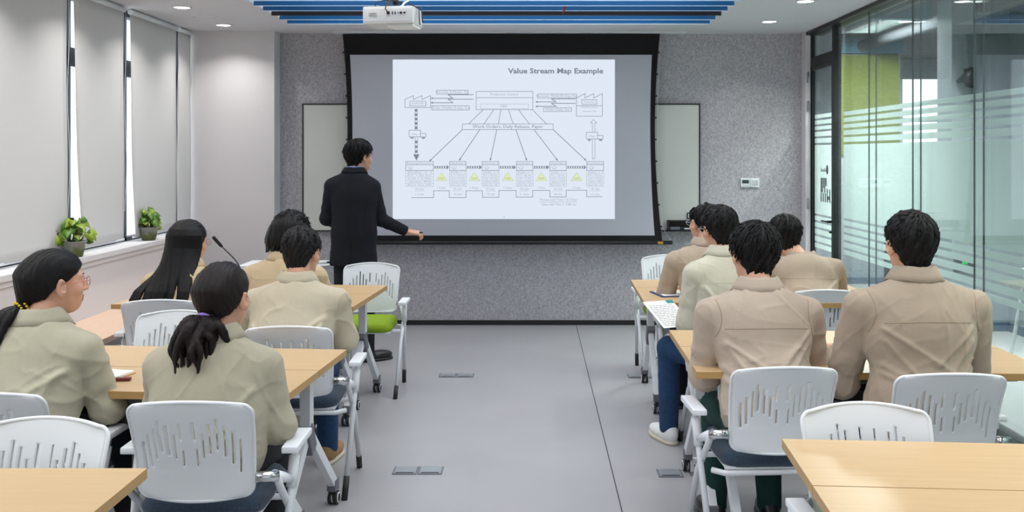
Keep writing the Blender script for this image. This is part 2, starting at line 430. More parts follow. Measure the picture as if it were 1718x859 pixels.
def arc(c, rx, rz, a0, a1, n=18, y=-.06): return [(c[0]+rx*math.cos(math.radians(a0+(a1-a0)*k/n)), y, c[1]+rz*math.sin(math.radians(a0+(a1-a0)*k/n))) for k in range(n+1)]
cbm.tube(arc((-.02, .14), .10, .035, 200, -20), .0035, 8)
cbm.tube([(-.005, -.145, .078), (-.02, -.15, .10), (-.015, -.145, .14), (.01, -.12, .165), (.045, -.08, .165), (.08, -.03, .14), (.13, .0, .13)], .004, 8)
cbm.tube([(.03, 0, .3), (.07, 0, .21), (.1, 0, .16), (.15, -.02, .135), (.19, -.04, .12), (.195, -.05, .02), (.2, -.05, -.0)], .004, 8)
cbm.tube([(.12, 0, .14), (.17, -.02, .13), (.205, -.04, .12), (.215, -.05, .05), (.218, -.05, .015)], .004, 8)
cbm.build('cables', M['black'], pj)
MB().tube([(.08, -.1, .12), (.1, -.09, .15), (.13, -.08, .17)], .007, 8).build('white_plug', M['white_plastic'], pj)
tag(MB().tube([(.26, 6.9, 2.79), (.265, 6.9, 2.74), (.255, 6.9, 2.70), (.245, 6.9, 2.655)], [.006, .008, .007, .005], 6).build('red_ribbon', M['red']), 'short red ribbon dangling from the blue ceiling baffles', 'ribbon')

# ------------------------------------------------------------------ whiteboard, screen, slide
S86 = 1550/8.66
def wx(px, s=S86): return (px-890)/s
def wz(py, s=S86): return EYE-(py-260)/s
wb = thing('whiteboard', 'wide pale glass whiteboard on felt wall, mostly hidden by projection screen', 'whiteboard', (wx(840), 8.68, wz(387)))
ox, oz = wx(840), wz(387)
bx0, bx1, bz1 = wx(508)-ox, wx(1174)-ox, wz(175)-oz
MB().box(bx0, bx1, -.012, .015, 0, bz1).build('board_surface', M['board'], wb)
f_ = MB()
for a, b, c_, d in ((bx0-.006, bx1+.006, -.008, .004), (bx0-.006, bx1+.006, bz1-.004, bz1+.008)): f_.box(a, b, -.018, .015, c_, d)
for a in (bx0, bx1): f_.box(a-.006, a+.006, -.018, .015, 0, bz1)
f_.build('frame', M['black'], wb)
sp = MB(); sx0, sx1 = wx(1153), wx(1172)
tg = thing('wall_plate', 'small black plate with two white squares near whiteboard corner', 'wall plate', (wx(1162.5), 8.665, wz(362)))
MB().box(-.055, .055, -.006, .003, -.03, .03).build('plate', M['black'], tg)
for dx in (-.026, .026): MB().box(dx-.019, dx+.019, -.010, -.005, -.019, .019).box(dx-.011, dx+.011, -.011, -.0095, -.011, .011, mi=1).build('insert', [M['paper'], M['grey_plastic']], tg)
sp.bm.free()
tr = thing('marker_tray', 'black open marker tray hung at the whiteboard bottom corner', 'marker tray', (wx(1146), 8.62, wz(386)))
MB().box(-.15, .15, -.06, .05, 0, .008).box(-.15, .15, .038, .05, 0, .095).box(-.15, -.144, -.06, .05, 0, .095).box(.144, .15, -.06, .05, 0, .095).box(-.15, .15, -.06, .05, .09, .095).build('tray_box', M['black'], tr)
er = MB().box(-.135, -.04, -.04, .0, .009, .036, bev=.004); tag(er.build('board_eraser', M['grey_plastic']), 'grey board eraser lying in the black marker tray', 'eraser').location = (wx(1146), 8.62, wz(386))
for k, (dx, ang, m_, lab) in enumerate([(.02, 8, 'white_plastic', 'white marker lying across the marker tray'), (-.04, 0, 'white_metal', 'thin marker with blue cap at the tray front'), (.07, -5, 'panel_grey', 'grey marker lying at the right of the tray')]):
    q = thing('board_marker', lab, 'marker', (wx(1146)+dx, 8.60+.012*k, wz(386)+.017), math.radians(ang))
    MB().lathe([(.003, -.06), (.008, -.055), (.008, .045)], 12, mtx=Matrix.Rotation(math.pi/2, 4, 'Y')).build('barrel', M[m_], q)
    MB().lathe([(.0085, .02), (.0085, .06), (.006, .063)], 12, mtx=Matrix.Rotation(-math.pi/2, 4, 'Y')).build('cap', mat('marker_blue', srgb(50, 60, 170), .4) if k == 1 else M['black'], q)

scr = thing('projection_screen', 'pull-down tab-tensioned projection screen with black borders showing a slide', 'projection screen', (wx(842), 8.58, wz(407)))
sox, soz = wx(842, 1550/8.58), wz(407, 1550/8.58)
scr.location = (sox, 8.58, soz)
S8 = 1550/8.58
def LX(px): return (px-890)/S8-sox
def LZ(py): return EYE-(py-260)/S8-soz
def edge_curve(py, lt, lm, lb_, y0=58, y1=404):
    t = (py-y0)/(y1-y0)
    return lt*(1-t)*(1-2*t)+lm*4*t*(1-t)+lb_*t*(2*t-1)
def curved_sheet(lc, rc, ya, yb, yy, n=20):
    bm = bmesh.new(); rows = []
    for i in range(n+1):
        py = ya+(yb-ya)*i/n
        rows.append([bm.verts.new((LX(edge_curve(py, *c)), yy, LZ(py))) for c in (lc, rc)])
    for a, b in zip(rows, rows[1:]): bm.faces.new((a[0], b[0], b[1], a[1]))
    r = bmesh.ops.extrude_face_region(bm, geom=bm.faces[:]); bmesh.ops.translate(bm, vec=(0, .002, 0), verts=[g for g in r['geom'] if isinstance(g, bmesh.types.BMVert)])
    bmesh.ops.recalc_face_normals(bm, faces=bm.faces)
    me = bpy.data.meshes.new('sheet'); bm.to_mesh(me); bm.free(); return me
link('border', curved_sheet((575, 583, 574), (1107, 1099, 1111), 57, 404, 0), M['black_fabric'], scr)
link('screen_surface', curved_sheet((585, 591.5, 585), (1095.5, 1091, 1099), 92, 395, -.003), M['screen_fabric'], scr)
MB().tube([(LX(557), 0, LZ(407)), (LX(1128), 0, LZ(407))], .019, 14).build('bottom_bar', M['black'], scr)
MB().box(LX(1103), LX(1112), -.021, -.012, LZ(409), LZ(405)).build('gold_badge', mat('badge', srgb(190, 140, 60), .4), scr)
cs = MB()
for s_, cc in ((-1, (575, 583, 574)), (1, (1107, 1099, 1111))):
    for k in range(9):
        py = 88+k*36.5
        x = LX(edge_curve(py, *cc)); cs.lathe([(.0001, -.008), (.009, -.008), (.009, .008), (.0001, .008)], 10, mtx=Matrix.Translation((x+s_*.006, 0, LZ(py))))
cs.build('tension_tabs', M['black'], scr)
MB().tube([(LX(edge_curve(57+k*17, 1109.5, 1103, 1113)), .004, LZ(57+k*17)) for k in range(20)]+[(LX(1126), 0, LZ(405))], .002, 6).build('tension_cord', M['white_metal'], scr)
MB().box(LX(560), LX(1150), -.05, .06, ZC-soz-.012, ZC-soz).build('housing_slot', M['white_metal'], scr)

SLX0, SLX1, SLY0, SLY1 = 659, 1031.5, 100, 367.5
MB().box(LX(SLX0), LX(SLX1), -.0055, -.004, LZ(SLY1), LZ(SLY0)).build('projected_slide', M['slide'], scr)
YS = -.0065
lines = MB(); soft = MB(); yel = MB()
def seg(mb, x0, y0, x1, y1, w=.8, yy=YS):
    a = Vector((LX(x0), LZ(y0))); b = Vector((LX(x1), LZ(y1))); d = (b-a); n = Vector((-d.y, d.x)).normalized()*(w/2/S8)
    e = d.normalized()*(w/2/S8)
    a -= e; b += e
    mb.poly([(a.x+n.x, yy, a.y+n.y), (a.x-n.x, yy, a.y-n.y), (b.x-n.x, yy, b.y-n.y), (b.x+n.x, yy, b.y+n.y)])
def pl(mb, pts, w=.8, close=False):
    P_ = list(pts)+([pts[0]] if close else [])
    for a, b in zip(P_, P_[1:]): seg(mb, a[0], a[1], b[0], b[1], w)
def rect(mb, x0, y0, x1, y1, w=.8): pl(mb, [(x0, y0), (x1, y0), (x1, y1), (x0, y1)], w, True)
def fill(mb, pts, yy=YS): mb.poly([(LX(x), yy, LZ(y)) for x, y in pts])
texts = []
def text(s, cx, cy, h, wmax=None, style='soft', bold=0): texts.append((s, cx, cy, h, wmax, style, bold))
text('Value Stream Map Example', 932, 119.5, 12.2, 160, 'line', .028)
def factory(x0, x1, yt, ym, yb):
    w = (x1-x0)/3
    pl(lines, [(x0, yb), (x0, ym), (x0+w, yt), (x0+w, ym), (x0+2*w, yt), (x0+2*w, ym), (x1, yt), (x1, yb), (x0, yb)], .8)
factory(679.5, 722.5, 160.5, 167, 180.5)
rect(lines, 688, 170, 714.5, 178); text('SUPPLIER', 701, 174, 4.2, 20)
factory(967, 1010.5, 157, 164.5, 195); seg(lines, 967, 177.5, 1010.5, 177.5); rect(lines, 976, 167.5, 1001, 175); text('Customer', 988.5, 171.2, 4.2, 18)
text('20,000 pcs/mo', 989, 180, 3.8, 28); text('Module=100', 989, 187, 3.8, 22)
rect(lines, 733, 151.5, 785.5, 158); text('Forecast, 6 Month, Fax', 759, 154.6, 5.6, 55)
rect(lines, 724.5, 177.5, 787.5, 184.5); text('Order, Weekly (5-day), Fax', 756, 181, 5.6, 63)
for yy, y2 in ((159, 165), (166.5, 172.5)):
    pl(lines, [(794, yy), (752, yy), (760, y2), (724, y2)], 1.1); fill(lines, [(722.5, y2), (726.5, y2-1.8), (726.5, y2+1.8)])
rect(lines, 799, 153.5, 894, 184); seg(lines, 799, 164, 894, 164); text('Production Control', 846, 158.5, 6, 46)
rect(soft, 806, 174.5, 886.5, 182.5, .5); text('MRP', 845.5, 178.5, 6, 11)
rect(lines, 902, 158, 967, 164.5); text('Forecast, 90/60/30 Day, Fax', 934.5, 161.2, 5.6, 68)
rect(lines, 912, 181, 958.5, 187); text('Order, Daily, Fax', 935.5, 184, 5.6, 40)
for yy, y2 in ((166, 171), (173.5, 178.5)):
    pl(lines, [(965, yy), (925, yy), (933, y2), (900, y2)], 1.1); fill(lines, [(898, y2), (902, y2-1.8), (902, y2+1.8)])
rect(lines, 776, 208, 928, 217.5); text('Work Orders, Daily Release, Paper', 852, 212.6, 8, 118, 'line')
def arrow(x0, y0, x1, y1, w=1.1, hd=4.5):
    d = Vector((x1-x0, y1-y0)).normalized(); n = Vector((-d.y, d.x)); e = Vector((x1, y1))
    seg(lines, x0, y0, x1-d.x*hd, y1-d.y*hd, w); fill(lines, [tuple(e), tuple(e-d*hd+n*hd*.42), tuple(e-d*hd-n*hd*.42)])
tops = [(811, 184), (828.5, 184), (840.5, 184), (853, 184), (870, 184), (893, 184)]
mids0 = [(786, 208), (812, 208), (836, 208), (861, 208), (888, 208), (917, 208)]
mids1 = [(776, 217.5), (805, 217.5), (833.5, 217.5), (865.5, 217.5), (896, 217.5), (928, 217.5)]
ends = [(720, 271), (770, 270), (822.5, 270), (884, 270), (936, 270), (984, 270)]
for a, b, c_, d in zip(tops, mids0, mids1, ends):
    seg(lines, a[0], a[1], b[0], b[1], .9); arrow(c_[0], c_[1], d[0], d[1])
# supplier truck and arrow
for k in range(5):
    y = 183+k*7.3
    fill(lines, [(696.3, y), (700.3, y), (700.3, y+4.5), (696.3, y+4.5)]); pl(lines, [(696.3, y), (696.3, y+7.3)], .6); pl(lines, [(700.3, y), (700.3, y+7.3)], .6)
for k in range(3):
    y = 236+k*8
    fill(lines, [(696.5, y), (700.5, y), (700.5, y+4.5), (696.5, y+4.5)]); pl(lines, [(696.5, y-5), (696.5, y+8)], .6); pl(lines, [(700.5, y-5), (700.5, y+8)], .6)
fill(lines, [(693.5, 259), (704, 259), (698.8, 269.5)])
def truck(x, y, s):
    fill_bg = [(x, y), (x+19, y), (x+19, y+11), (x, y+11)]
    bgm.poly([(LX(a), YS-.0004, LZ(b)) for a, b in fill_bg])
    pl2(x, y, x+19, y+11); pl2(x+19, y+5.5, x+28, y+11.3)
    for cx in (x+5, x+24): lines.poly([(LX(cx+3.2*math.cos(t)), YS-.0012, LZ(y+12+max(0, 2.4*math.sin(t)))) for t in [2*math.pi*k/14 for k in range(14)]][:8])
    text(s, x+9.5, y+6.5, 4.6, 9)
def pl2(x0, y0, x1, y1):
    for a in ((x0, y0, x1, y0), (x1, y0, x1, y1), (x1, y1, x0, y1), (x0, y1, x0, y0)): seg(lines, *a, .8, YS-.0012)
bgm = MB()
pl(lines, [(993.8, 266.5), (993.8, 206), (990.5, 206), (995.8, 200.5), (1001, 206), (998, 206), (998, 266.5), (993.8, 266.5)], .7)
truck(686.5, 218.5, 'Day'); truck(983.5, 222, 'Day')
bgm.build('slide_blank', M['slide'], scr)
# process boxes
cols = [(681, 727, 'Receiving/Warehouse', ['Shifts = 1', 'P/T = 60 Sec', 'C/O = 2 Min', 'Uptime 99%', 'Batch Size 500'], '10 min', '1.3 min'),
        (754.5, 782, 'Machine 1', ['Shifts = 1', 'P/T = 30 Sec', 'C/O = 30 Min', 'Uptime 95%', 'Batch Size 100'], '10 min', '.5 min'),
        (809, 837, 'Machine 2', ['Shifts = 1', 'P/T = 45 Sec', 'C/O = 60 Min', 'Uptime 89%', 'Batch Size 100'], '10 min', '.75 min'),
        (866.5, 894, 'Assembly 1', ['Shifts = 1', 'P/T = 60 Sec', 'C/O = 5 Min', 'Uptime 95%', 'Batch Size 100'], '10 min', '1 min'),
        (922.5, 950, 'Assembly 2', ['Shifts = 1', 'P/T = 50 Sec', 'C/O = 10 Min', 'Uptime 95%', 'Batch Size 100'], '10 min', '.83 min'),
        (984.5, 1012.5, 'Distribution', ['Shifts = 1', 'P/T = 90 Sec', 'C/O = 10 Min', 'Uptime 95%', 'Batch Size 100'], '10 min', '1.5 min')]
for x0, x1, nm, rows, a, b in cols:
    cx = (x0+x1)/2; w = x1-x0
    rect(lines, x0, 271, x1, 286, .8); seg(lines, x0, 276.3, x1, 276.3); text(nm, cx, 273.8, 4.2, w*.9)
    ux = x0+7.5
    pl(soft, [(ux+2.4*math.cos(t), 281.5+2.4*math.sin(t)) for t in [2*math.pi*k/12 for k in range(12)]], .45, True)
    pl(soft, [(ux-5, 279.5), (ux-2.5, 283), (ux, 284.6), (ux+2.5, 283), (ux+5, 279.5)], .45)
    for k, r_ in enumerate(rows):
        rect(soft, x0-.3, 286.4+k*5.3, x1+.3, 291.7+k*5.3, .45); text(r_, cx, 289.1+k*5.3, 4.2, w*.86)
    text(a, cx, 317, 4.8, 14); text(b, cx, 326, 4.8, 14); seg(soft, cx-8, 320, cx+8, 320, .5)
pl(lines, [(690.5, 331.5), (727.5, 331.5), (727.5, 320), (754, 320), (754, 331.5), (782, 331.5), (782, 320), (809.5, 320), (809.5, 331), (837, 331), (837, 319.7), (866, 319.7), (866, 330.7), (893.7, 330.7), (893.7, 319.5), (922.5, 319.5), (922.5, 330.5), (950, 330.5), (950, 319.2), (984.5, 319.2), (984.5, 330), (1010.5, 330)], .9)
for (xa, xb), q, d_ in zip([(728, 753.5), (783, 808.5), (838, 865.5), (895, 921.5), (951, 983.5)], ['100', '1000', '5000', '100', '200'], ['1 Days', '1 Days', '5 Days', '.1 Days', '2 Days']):
    seg(lines, xa+.5, 279.0, xb-4, 279.0, .7); seg(lines, xa+.5, 282.2, xb-4, 282.2, .7)
    n = int((xb-xa-4)/4)
    for k in range(n+1):
        x = xa+1+k*4; fill(lines, [(x, 279), (x+1.9, 279), (x+1.9, 282.2), (x, 282.2)])
    fill(lines, [(xb-4, 276.8), (xb, 280.6), (xb-4, 284.4)])
    cx = (xa+xb)/2; fill(yel, [(cx, 289.5), (cx+9.3, 303), (cx-9.3, 303)]); pl(soft, [(cx, 289.5), (cx+9.3, 303), (cx-9.3, 303)], .5, True)
    texts.append((q, cx, 299.6, 4.8, 9, 'soft', 0)); text(d_, cx, 315, 4.8, 14)
text('Process Lead Time = 6.5 Days', 937, 335, 5.4, 62); seg(soft, 905, 339, 968, 339, .6); text('Value Add Time =  5.88 min', 937.5, 343, 5.4, 58)
text('6', 846, 364, 4, None)
def text_mesh(items, name, m, parent):
    vs = []; fs = []
    for s, cx, cy, h, wmax, style, bold in items:
        cu = bpy.data.curves.new('t', 'FONT'); cu.body = s; cu.size = 1; cu.align_x = 'CENTER'; cu.align_y = 'CENTER'; cu.resolution_u = 2; cu.offset = bold
        o = bpy.data.objects.new('t', cu); C.objects.link(o)
        dg = bpy.context.evaluated_depsgraph_get(); me = o.evaluated_get(dg).to_mesh()
        co = np.array([v.co[:] for v in me.vertices]); pol = [tuple(p.vertices) for p in me.polygons]
        o.evaluated_get(dg).to_mesh_clear(); bpy.data.objects.remove(o); bpy.data.curves.remove(cu)
        if len(co) == 0: continue
        k = h; w = (co[:, 0].max()-co[:, 0].min())
        kx = k if wmax is None else wmax/w
        cxm = (co[:, 0].max()+co[:, 0].min())/2
        b0 = len(vs)
        for x, y, _ in co: vs.append((LX(cx+(x-cxm)*kx), YS-.0016, LZ(cy)+y*k/S8))
        fs += [tuple(b0+i for i in p) for p in pol]
    me = bpy.data.meshes.new(name); me.from_pydata(vs, [], fs); return link(name, me, m, parent)
text_mesh([t for t in texts if t[5] == 'line'], 'slide_title', M['slide_line'], scr)
text_mesh([t for t in texts if t[5] == 'soft'], 'slide_text', M['slide_soft'], scr)
yel.build('slide_triangles', M['slide_yellow'], scr, fix=False)
lines.build('slide_lines', M['slide_line'], scr, fix=False); soft.build('slide_boxes', M['slide_soft'], scr, fix=False)

# thermostat + switch
th = thing('thermostat', 'square white thermostat with dark display on felt wall', 'thermostat', (wx(1251.5), 8.69, wz(306.5)))
MB().box(-.042, .042, -.012, .01, -.042, .042, bev=.004).build('case', M['white_plastic'], th)
MB().box(-.032, .032, -.0135, -.012, -.008, .026).build('display', mat('display', srgb(62, 70, 74), .2), th)
b_ = MB()
for k in range(3): b_.box(-.024+k*.022, -.016+k*.022, -.0135, -.012, -.02, -.017)
for k in range(4): b_.box(-.028+k*.017, -.022+k*.017, -.0135, -.012, -.034, -.028)
b_.build('buttons', M['grey_plastic'], th)
sw = thing('light_switch', 'white three-gang light switch to the right of thermostat', 'light switch', (wx(1267.5), 8.69, wz(306.5)))
MB().box(-.042, .042, -.008, .01, -.042, .042, bev=.003).build('plate', M['white_plastic'], sw)
for k in range(3): MB().box(-.033+k*.0225, -.0125+k*.0225, -.012, -.008, -.028, .024, bev=.001).box(-.0245+k*.0225, -.0215+k*.0225, -.0128, -.012, -.021, -.018, mi=1).build('rocker', [M['panel_grey'], M['black']], sw)

# ------------------------------------------------------------------ glass wall and corridor
# rails and posts
gf = MB(); gf.box(2.56, 2.72, Y0, 8.6, ZC-.03, ZC); gf.box(2.58, 2.70, Y0, 7.93, 0, .06)
struct('trim_5', gf, M['black'])
d1 = thing('door_1', None, None, (2.62, 8.62, 0)); d1['kind'] = 'structure'
MB().box(-.02, .03, -.035, .0, 0, ZC-.03).box(-.02, .045, -.70, -.655, 0, ZC-.03).box(-.02, .045, -.655, -.035, 2.42, 2.50).build('door_frame', M['black'], d1)
MB().box(-.012, .02, -.07, -.04, .01, 2.42).box(-.012, .02, -.65, -.615, .01, 2.42).box(-.012, .02, -.615, -.07, 2.38, 2.42).box(-.012, .02, -.615, -.07, .01, .06).build('door_leaf', M['black'], d1)
MB().box(.0, .01, -.615, -.07, .06, 2.38).box(.0, .01, -.655, -.035, 2.50, ZC-.03).build('door_pane', M['glass'], d1)
hd = MB().bar((-.05, -.60, 1.02), (-.05, -.47, 1.02), .02, .012).tube([(-.01, -.61, 1.02), (-.05, -.61, 1.02)], .012, 10).tube([(-.012, -.61, .93), (-.03, -.61, .93)], .011, 10)
hd.build('door_handle', M['black'], d1)
hg = MB()
for z in (.25, 1.15, 2.05, 2.32): hg.tube([(-.046, -.055, z-.05), (-.046, -.055, z+.05)], .008, 8)
hg.build('hinges', M['steel'], d1)
zt = [.80, .865, .93, .99, 1.05]; zu = [1.70, 1.76, 1.82, 1.87, 1.925]
def film(mb, x, y0, y1):
    lo = .75
    ivs = []; z = lo
    for zz in zt: ivs.append((z, zz-.010)); z = zz+.010
    ivs.append((z, zu[0]-.01)); z = zu[0]+.01
    for zz in zu[1:]: ivs.append((z, zz-.008)); z = zz+.01
    ivs.append((z, 1.97))
    for a, b in ivs: mb.box(x, x+.0012, y0, y1, a, b)
dm = MB(); film(dm, .011, -.615, -.07); dm.build('frosted_film', M['film'], d1)
lg = MB()
for k, (y, z, w, h) in enumerate([(-.30, 1.33, .022, .13), (-.335, 1.33, .022, .13), (-.37, 1.35, .02, .09), (-.405, 1.33, .022, .13), (-.44, 1.36, .022, .07), (-.30, 1.22, .022, .08), (-.36, 1.22, .022, .08), (-.42, 1.22, .02, .08), (-.47, 1.24, .02, .12), (-.51, 1.22, .04, .03), (-.54, 1.24, .02, .12)]):
    lg.box(-.004, -.001, y-w/2, y+w/2, z-h/2, z+h/2)
lg.lathe([(.014, -.0015), (.028, -.0015), (.028, .0015), (.014, .0015)], 16, mtx=Matrix.Translation((-.0025, -.47, 1.47)) @ Matrix.Rotation(math.pi/2, 4, 'Y') @ Matrix.Scale(1.5, 4, (1, 0, 0)))
for k in range(6): lg.box(-.004, -.001, -.30-.025*k-.004, -.30-.025*k+.004, 1.45, 1.45+(.035, .02, .025, .02, .035, .02)[k])
lg.build('door_lettering', M['grey_plastic'], d1)
joints = [7.92, 7.16, 6.34, 5.46, 4.6, 3.6, 2.6, 1.6, .6, -.5, Y0]
for i, (a, b) in enumerate(zip(joints, joints[1:])):
    struct('window_%d' % (i+3), MB().box(2.62, 2.628, b+.002, a-.002, .06, ZC-.03), M['glass'])
    struct('window_%d' % (i+23), MB().box(2.675, 2.683, b+.0024, a-.0024, .06, ZC-.03), M['glass'])
    mb = MB(); film(mb, 2.684, b+.0024, a-.0024); o = struct('trim_%d' % (i+10), mb, M['film'])
jm = MB()
for a in joints[1:-1]: jm.box(2.619, 2.629, a-.0018, a+.0018, .06, ZC-.03); jm.box(2.674, 2.684, a-.0022, a+.0022, .06, ZC-.03)
struct('trim_6', jm, mat('joint_seal', srgb(70, 84, 84), .4))
# corridor
struct('floor_corridor', MB().box(2.70, 8, -2, 16, -.1, 0), mat('corridor_floor', srgb(150, 152, 150), .3))
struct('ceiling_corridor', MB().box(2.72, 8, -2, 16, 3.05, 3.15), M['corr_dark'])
struct('wall_corridor', MB().box(2.9, 4.58, 11.5, 11.6, 0, 3.05).box(2.56, 2.90, 8.80, 11.6, 0, 3.05), M['corr_wall'])
struct('wall_green', MB().box(3.0, 4.58, 11.47, 11.5, 1.60, 2.84), M['green_wall'])
struct('baseboard_corridor', MB().box(2.9, 4.58, 11.46, 11.5, 0, .08).box(3.83, 4.35, 8.38, 8.40, 0, .08).box(4.33, 4.35, -2, 8.4, 0, .08), mat('blue_grey', srgb(70, 88, 105), .6))
struct('wall_pier', MB().box(3.83, 4.45, 8.40, 8.7, 0, 3.05).box(4.35, 4.45, -2, 8.40, 0, 3.05), M['corr_wall'])
struct('beam_corridor', MB().box(2.9, 4.6, 11.42, 11.47, 2.86, 3.05).box(2.72, 3.83, 8.8, 8.9, 2.9, 3.05), M['teal'])
struct('wall_far', MB().box(4.4, 9, 14.0, 14.1, 0, 1.0).box(4.4, 9, 14.0, 14.1, 2.75, 3.05).box(4.4, 4.6, 11.5, 14, 0, 3.05), M['corr_wall'])
struct('window_50', MB().box(4.6, 9, 14.04, 14.06, 1.0, 2.75), M['day'])
wf = MB()
for x in (5.6, 6.6, 7.6): wf.box(x-.03, x+.03, 13.98, 14.04, 1.0, 2.75)
wf.box(4.6, 9, 13.98, 14.04, 2.1, 2.16)
struct('window_51', wf, M['white_metal'])
dk = MB()
for x, z, r in ((3.0, 2.95, .08), (3.4, 2.98, .05), (4.1, 2.95, .07)): dk.tube([(x, 0, z), (x, 11.4, z)], r, 12)
tag(dk.build('air_duct', M['corr_dark']), 'dark round ducts under the corridor ceiling beyond the glass', 'duct', kind='structure')
wl = thing('wall_lamp', 'black cone wall lamp on the corridor pier beyond the glass', 'wall lamp', (3.96, 8.33, 2.32))
MB().lathe([(.02, .07), (.035, .05), (.085, -.09), (.078, -.09), (.03, .04)], 24, mtx=Matrix.Rotation(math.radians(25), 4, 'Y')).build('lamp_shade', M['black'], wl)
MB().lathe([(.0001, -.06), (.04, -.06)], 16, cap=False, mtx=Matrix.Rotation(math.radians(25), 4, 'Y')).build('bulb', M['yellow'], wl)
MB().box(-.02, .02, .0, .07, .02, .06).build('bracket', M['black'], wl)
ex = thing('exit_sign', 'small green glowing exit sign low in corridor beyond the glass', 'sign', (3.93, 8.38, .60))
MB().box(-.09, .09, -.02, .02, -.06, .06).build('sign_case', M['black'], ex)
MB().box(-.025, .025, -.024, -.02, .01, .05).box(-.035, -.02, -.024, -.02, -.05, .0).box(.02, .035, -.024, -.02, -.05, .0).build('sign_figure', M['exit_green'], ex)
ct = thing('corridor_table', 'white small table standing in the corridor beyond the glass', 'table', (3.95, 6.6, 0))
MB().box(-.3, .3, -.5, .5, .70, .73, bev=.004).build('table_top', M['white_plastic'], ct)
for sx in (-1, 1):
    for sy in (-1, 1): MB().tube([(sx*.2, sy*.4, .70), (sx*.28, sy*.48, 0)], .014, 8).build('leg', M['white_metal'], ct)

# ------------------------------------------------------------------ tables
def castor(mb, x, y, z=0, mi_w=0, mi_r=1, mi_h=2):
    for dx in (-.014, .014):
        rot = Matrix.Translation((x+dx, y, z+.03)) @ Matrix.Rotation(math.pi/2, 4, 'Y')
        mb.lathe([(.012, -.008), (.030, -.008), (.030, .008), (.012, .008)], 20, mi=mi_w, mtx=rot)
        mb.lathe([(.018, -.0105), (.024, -.0105), (.024, .0105), (.018, .0105)], 20, mi=mi_r, mtx=rot, cap=False)
    mb.box(x-.012, x+.012, y-.018, y+.018, z+.03, z+.075, mi=mi_h, bev=.003)

def make_table(name, label, corner, sgn, L_, d, rz, seam_near, xoff=0.0, group=None):
    """corner = aisle far corner; the top extends sgn*L_ in x and -d in y. seam_near: the other table touches on the near side"""
    t = thing('training_table', label, 'table', (corner[0], corner[1], 0), rz, group)
    xa, xb = (0, L_) if sgn > 0 else (-L_, 0)
    tb = MB().box(xa, xb, -d+.002, -.002, .722, .750, bev=.0015); o = tb.build('tabletop', [M['wood'], M['wood_edge']], t)
    for p in o.data.polygons:
        if p.normal.z < .5: p.material_index = 1
    c = -d/2
    for xx in (sgn*(.115+xoff), sgn*(L_-.115-xoff)):
        up = MB().bar((xx, c, .43), (xx, c, .722), .045, .05); up.box(xx-.03, xx+.03, c-.16 if d > .36 else c-.13, c+.16 if d > .36 else c+.13, .700, .722); up.build('post', M['white_metal'], t)
        MB().bar((xx, c-.03, .47), (xx, c+.03, .36), .056, .07, bev=.012).build('joint', M['grey_plastic'], t)
        for s in (-1, 1):
            lg_ = MB().bar((xx, c+s*.03, .42), (xx, c+s*.385, .09), .034, .045).build('leg', M['white_metal'], t)
            MB().box(xx-.021, xx+.021, c+s*.375-.028, c+s*.375+.028, .068, .118, bev=.005).build('foot_cap', M['grey_plastic'], lg_)
            cm = MB(); castor(cm, xx, c+s*.39); cm.build('castor', [M['black'], M['white_plastic'], M['black']], lg_)
    yy = (-d+.035) if seam_near else -.035
    MB().box(xa+.14, xb-.14, yy-.006, yy+.006, .33, .62, bev=.002).build('modesty_panel', M['panel_grey'], t)
    MB().box(xa+.13, xb-.13, c-.02, c+.02, .66, .70).box(xa+.13, xb-.13, yy-.012, yy+.012, .26, .30).build('crossbar', M['white_metal'], t)
    bk = MB(); y1, y2 = (c-.12, c+.1); bk.box(xa+.2, xb-.2, y1, y2, .618, .624); bk.box(xa+.2, xb-.2, y1, y1+.004, .61, .65)
    bk.build('book_tray', M['tray_dark'], t)
    return t
def pair(cx, cy, sgn, rz, d1_, d2_, labs, L_=1.40, grp='training tables'):
    r = math.radians(rz)
    make_table('t', labs[0], (cx, cy), sgn, L_, d1_, r, True, 0, grp)
    nx, ny = cx+math.sin(r)*d1_, cy-math.cos(r)*d1_
    make_table('t', labs[1], (nx, ny), sgn, L_, d2_, r, False, .035, grp)
pair(-.933, 6.03, -1, -4.0, .385, .485, ('training table in the left front row, half nearer the green chair', 'training table in the left front row, half nearer the seated bob-haired woman'))
pair(-.803, 4.04, -1, -4.5, .395, .375, ('training table in the left middle row, far half beside the empty white chair', 'training table in the left middle row, near half holding the notebook'))
pair(-1.04, 2.51, -1, 0, .40, .45, ('training table in the left lower corner, far half showing its corner', 'training table in the left lower corner, half under the viewer'))
pair(.683, 6.30, 1, -1.5, .38, .60, ('training table in the right front row, far narrow half', 'training table in the right front row, near half with the blue clipboard'))
pair(.674, 4.49, 1, -1.5, .39, .48, ('training table in the right middle row, far half behind the seated man', 'training table in the right middle row, near half under two elbows'))
pair(.753, 2.77, 1, -4.0, .395, .60, ('training table in the right lower corner, far half against the empty chair', 'training table in the right lower corner, half under the viewer'), 1.5)

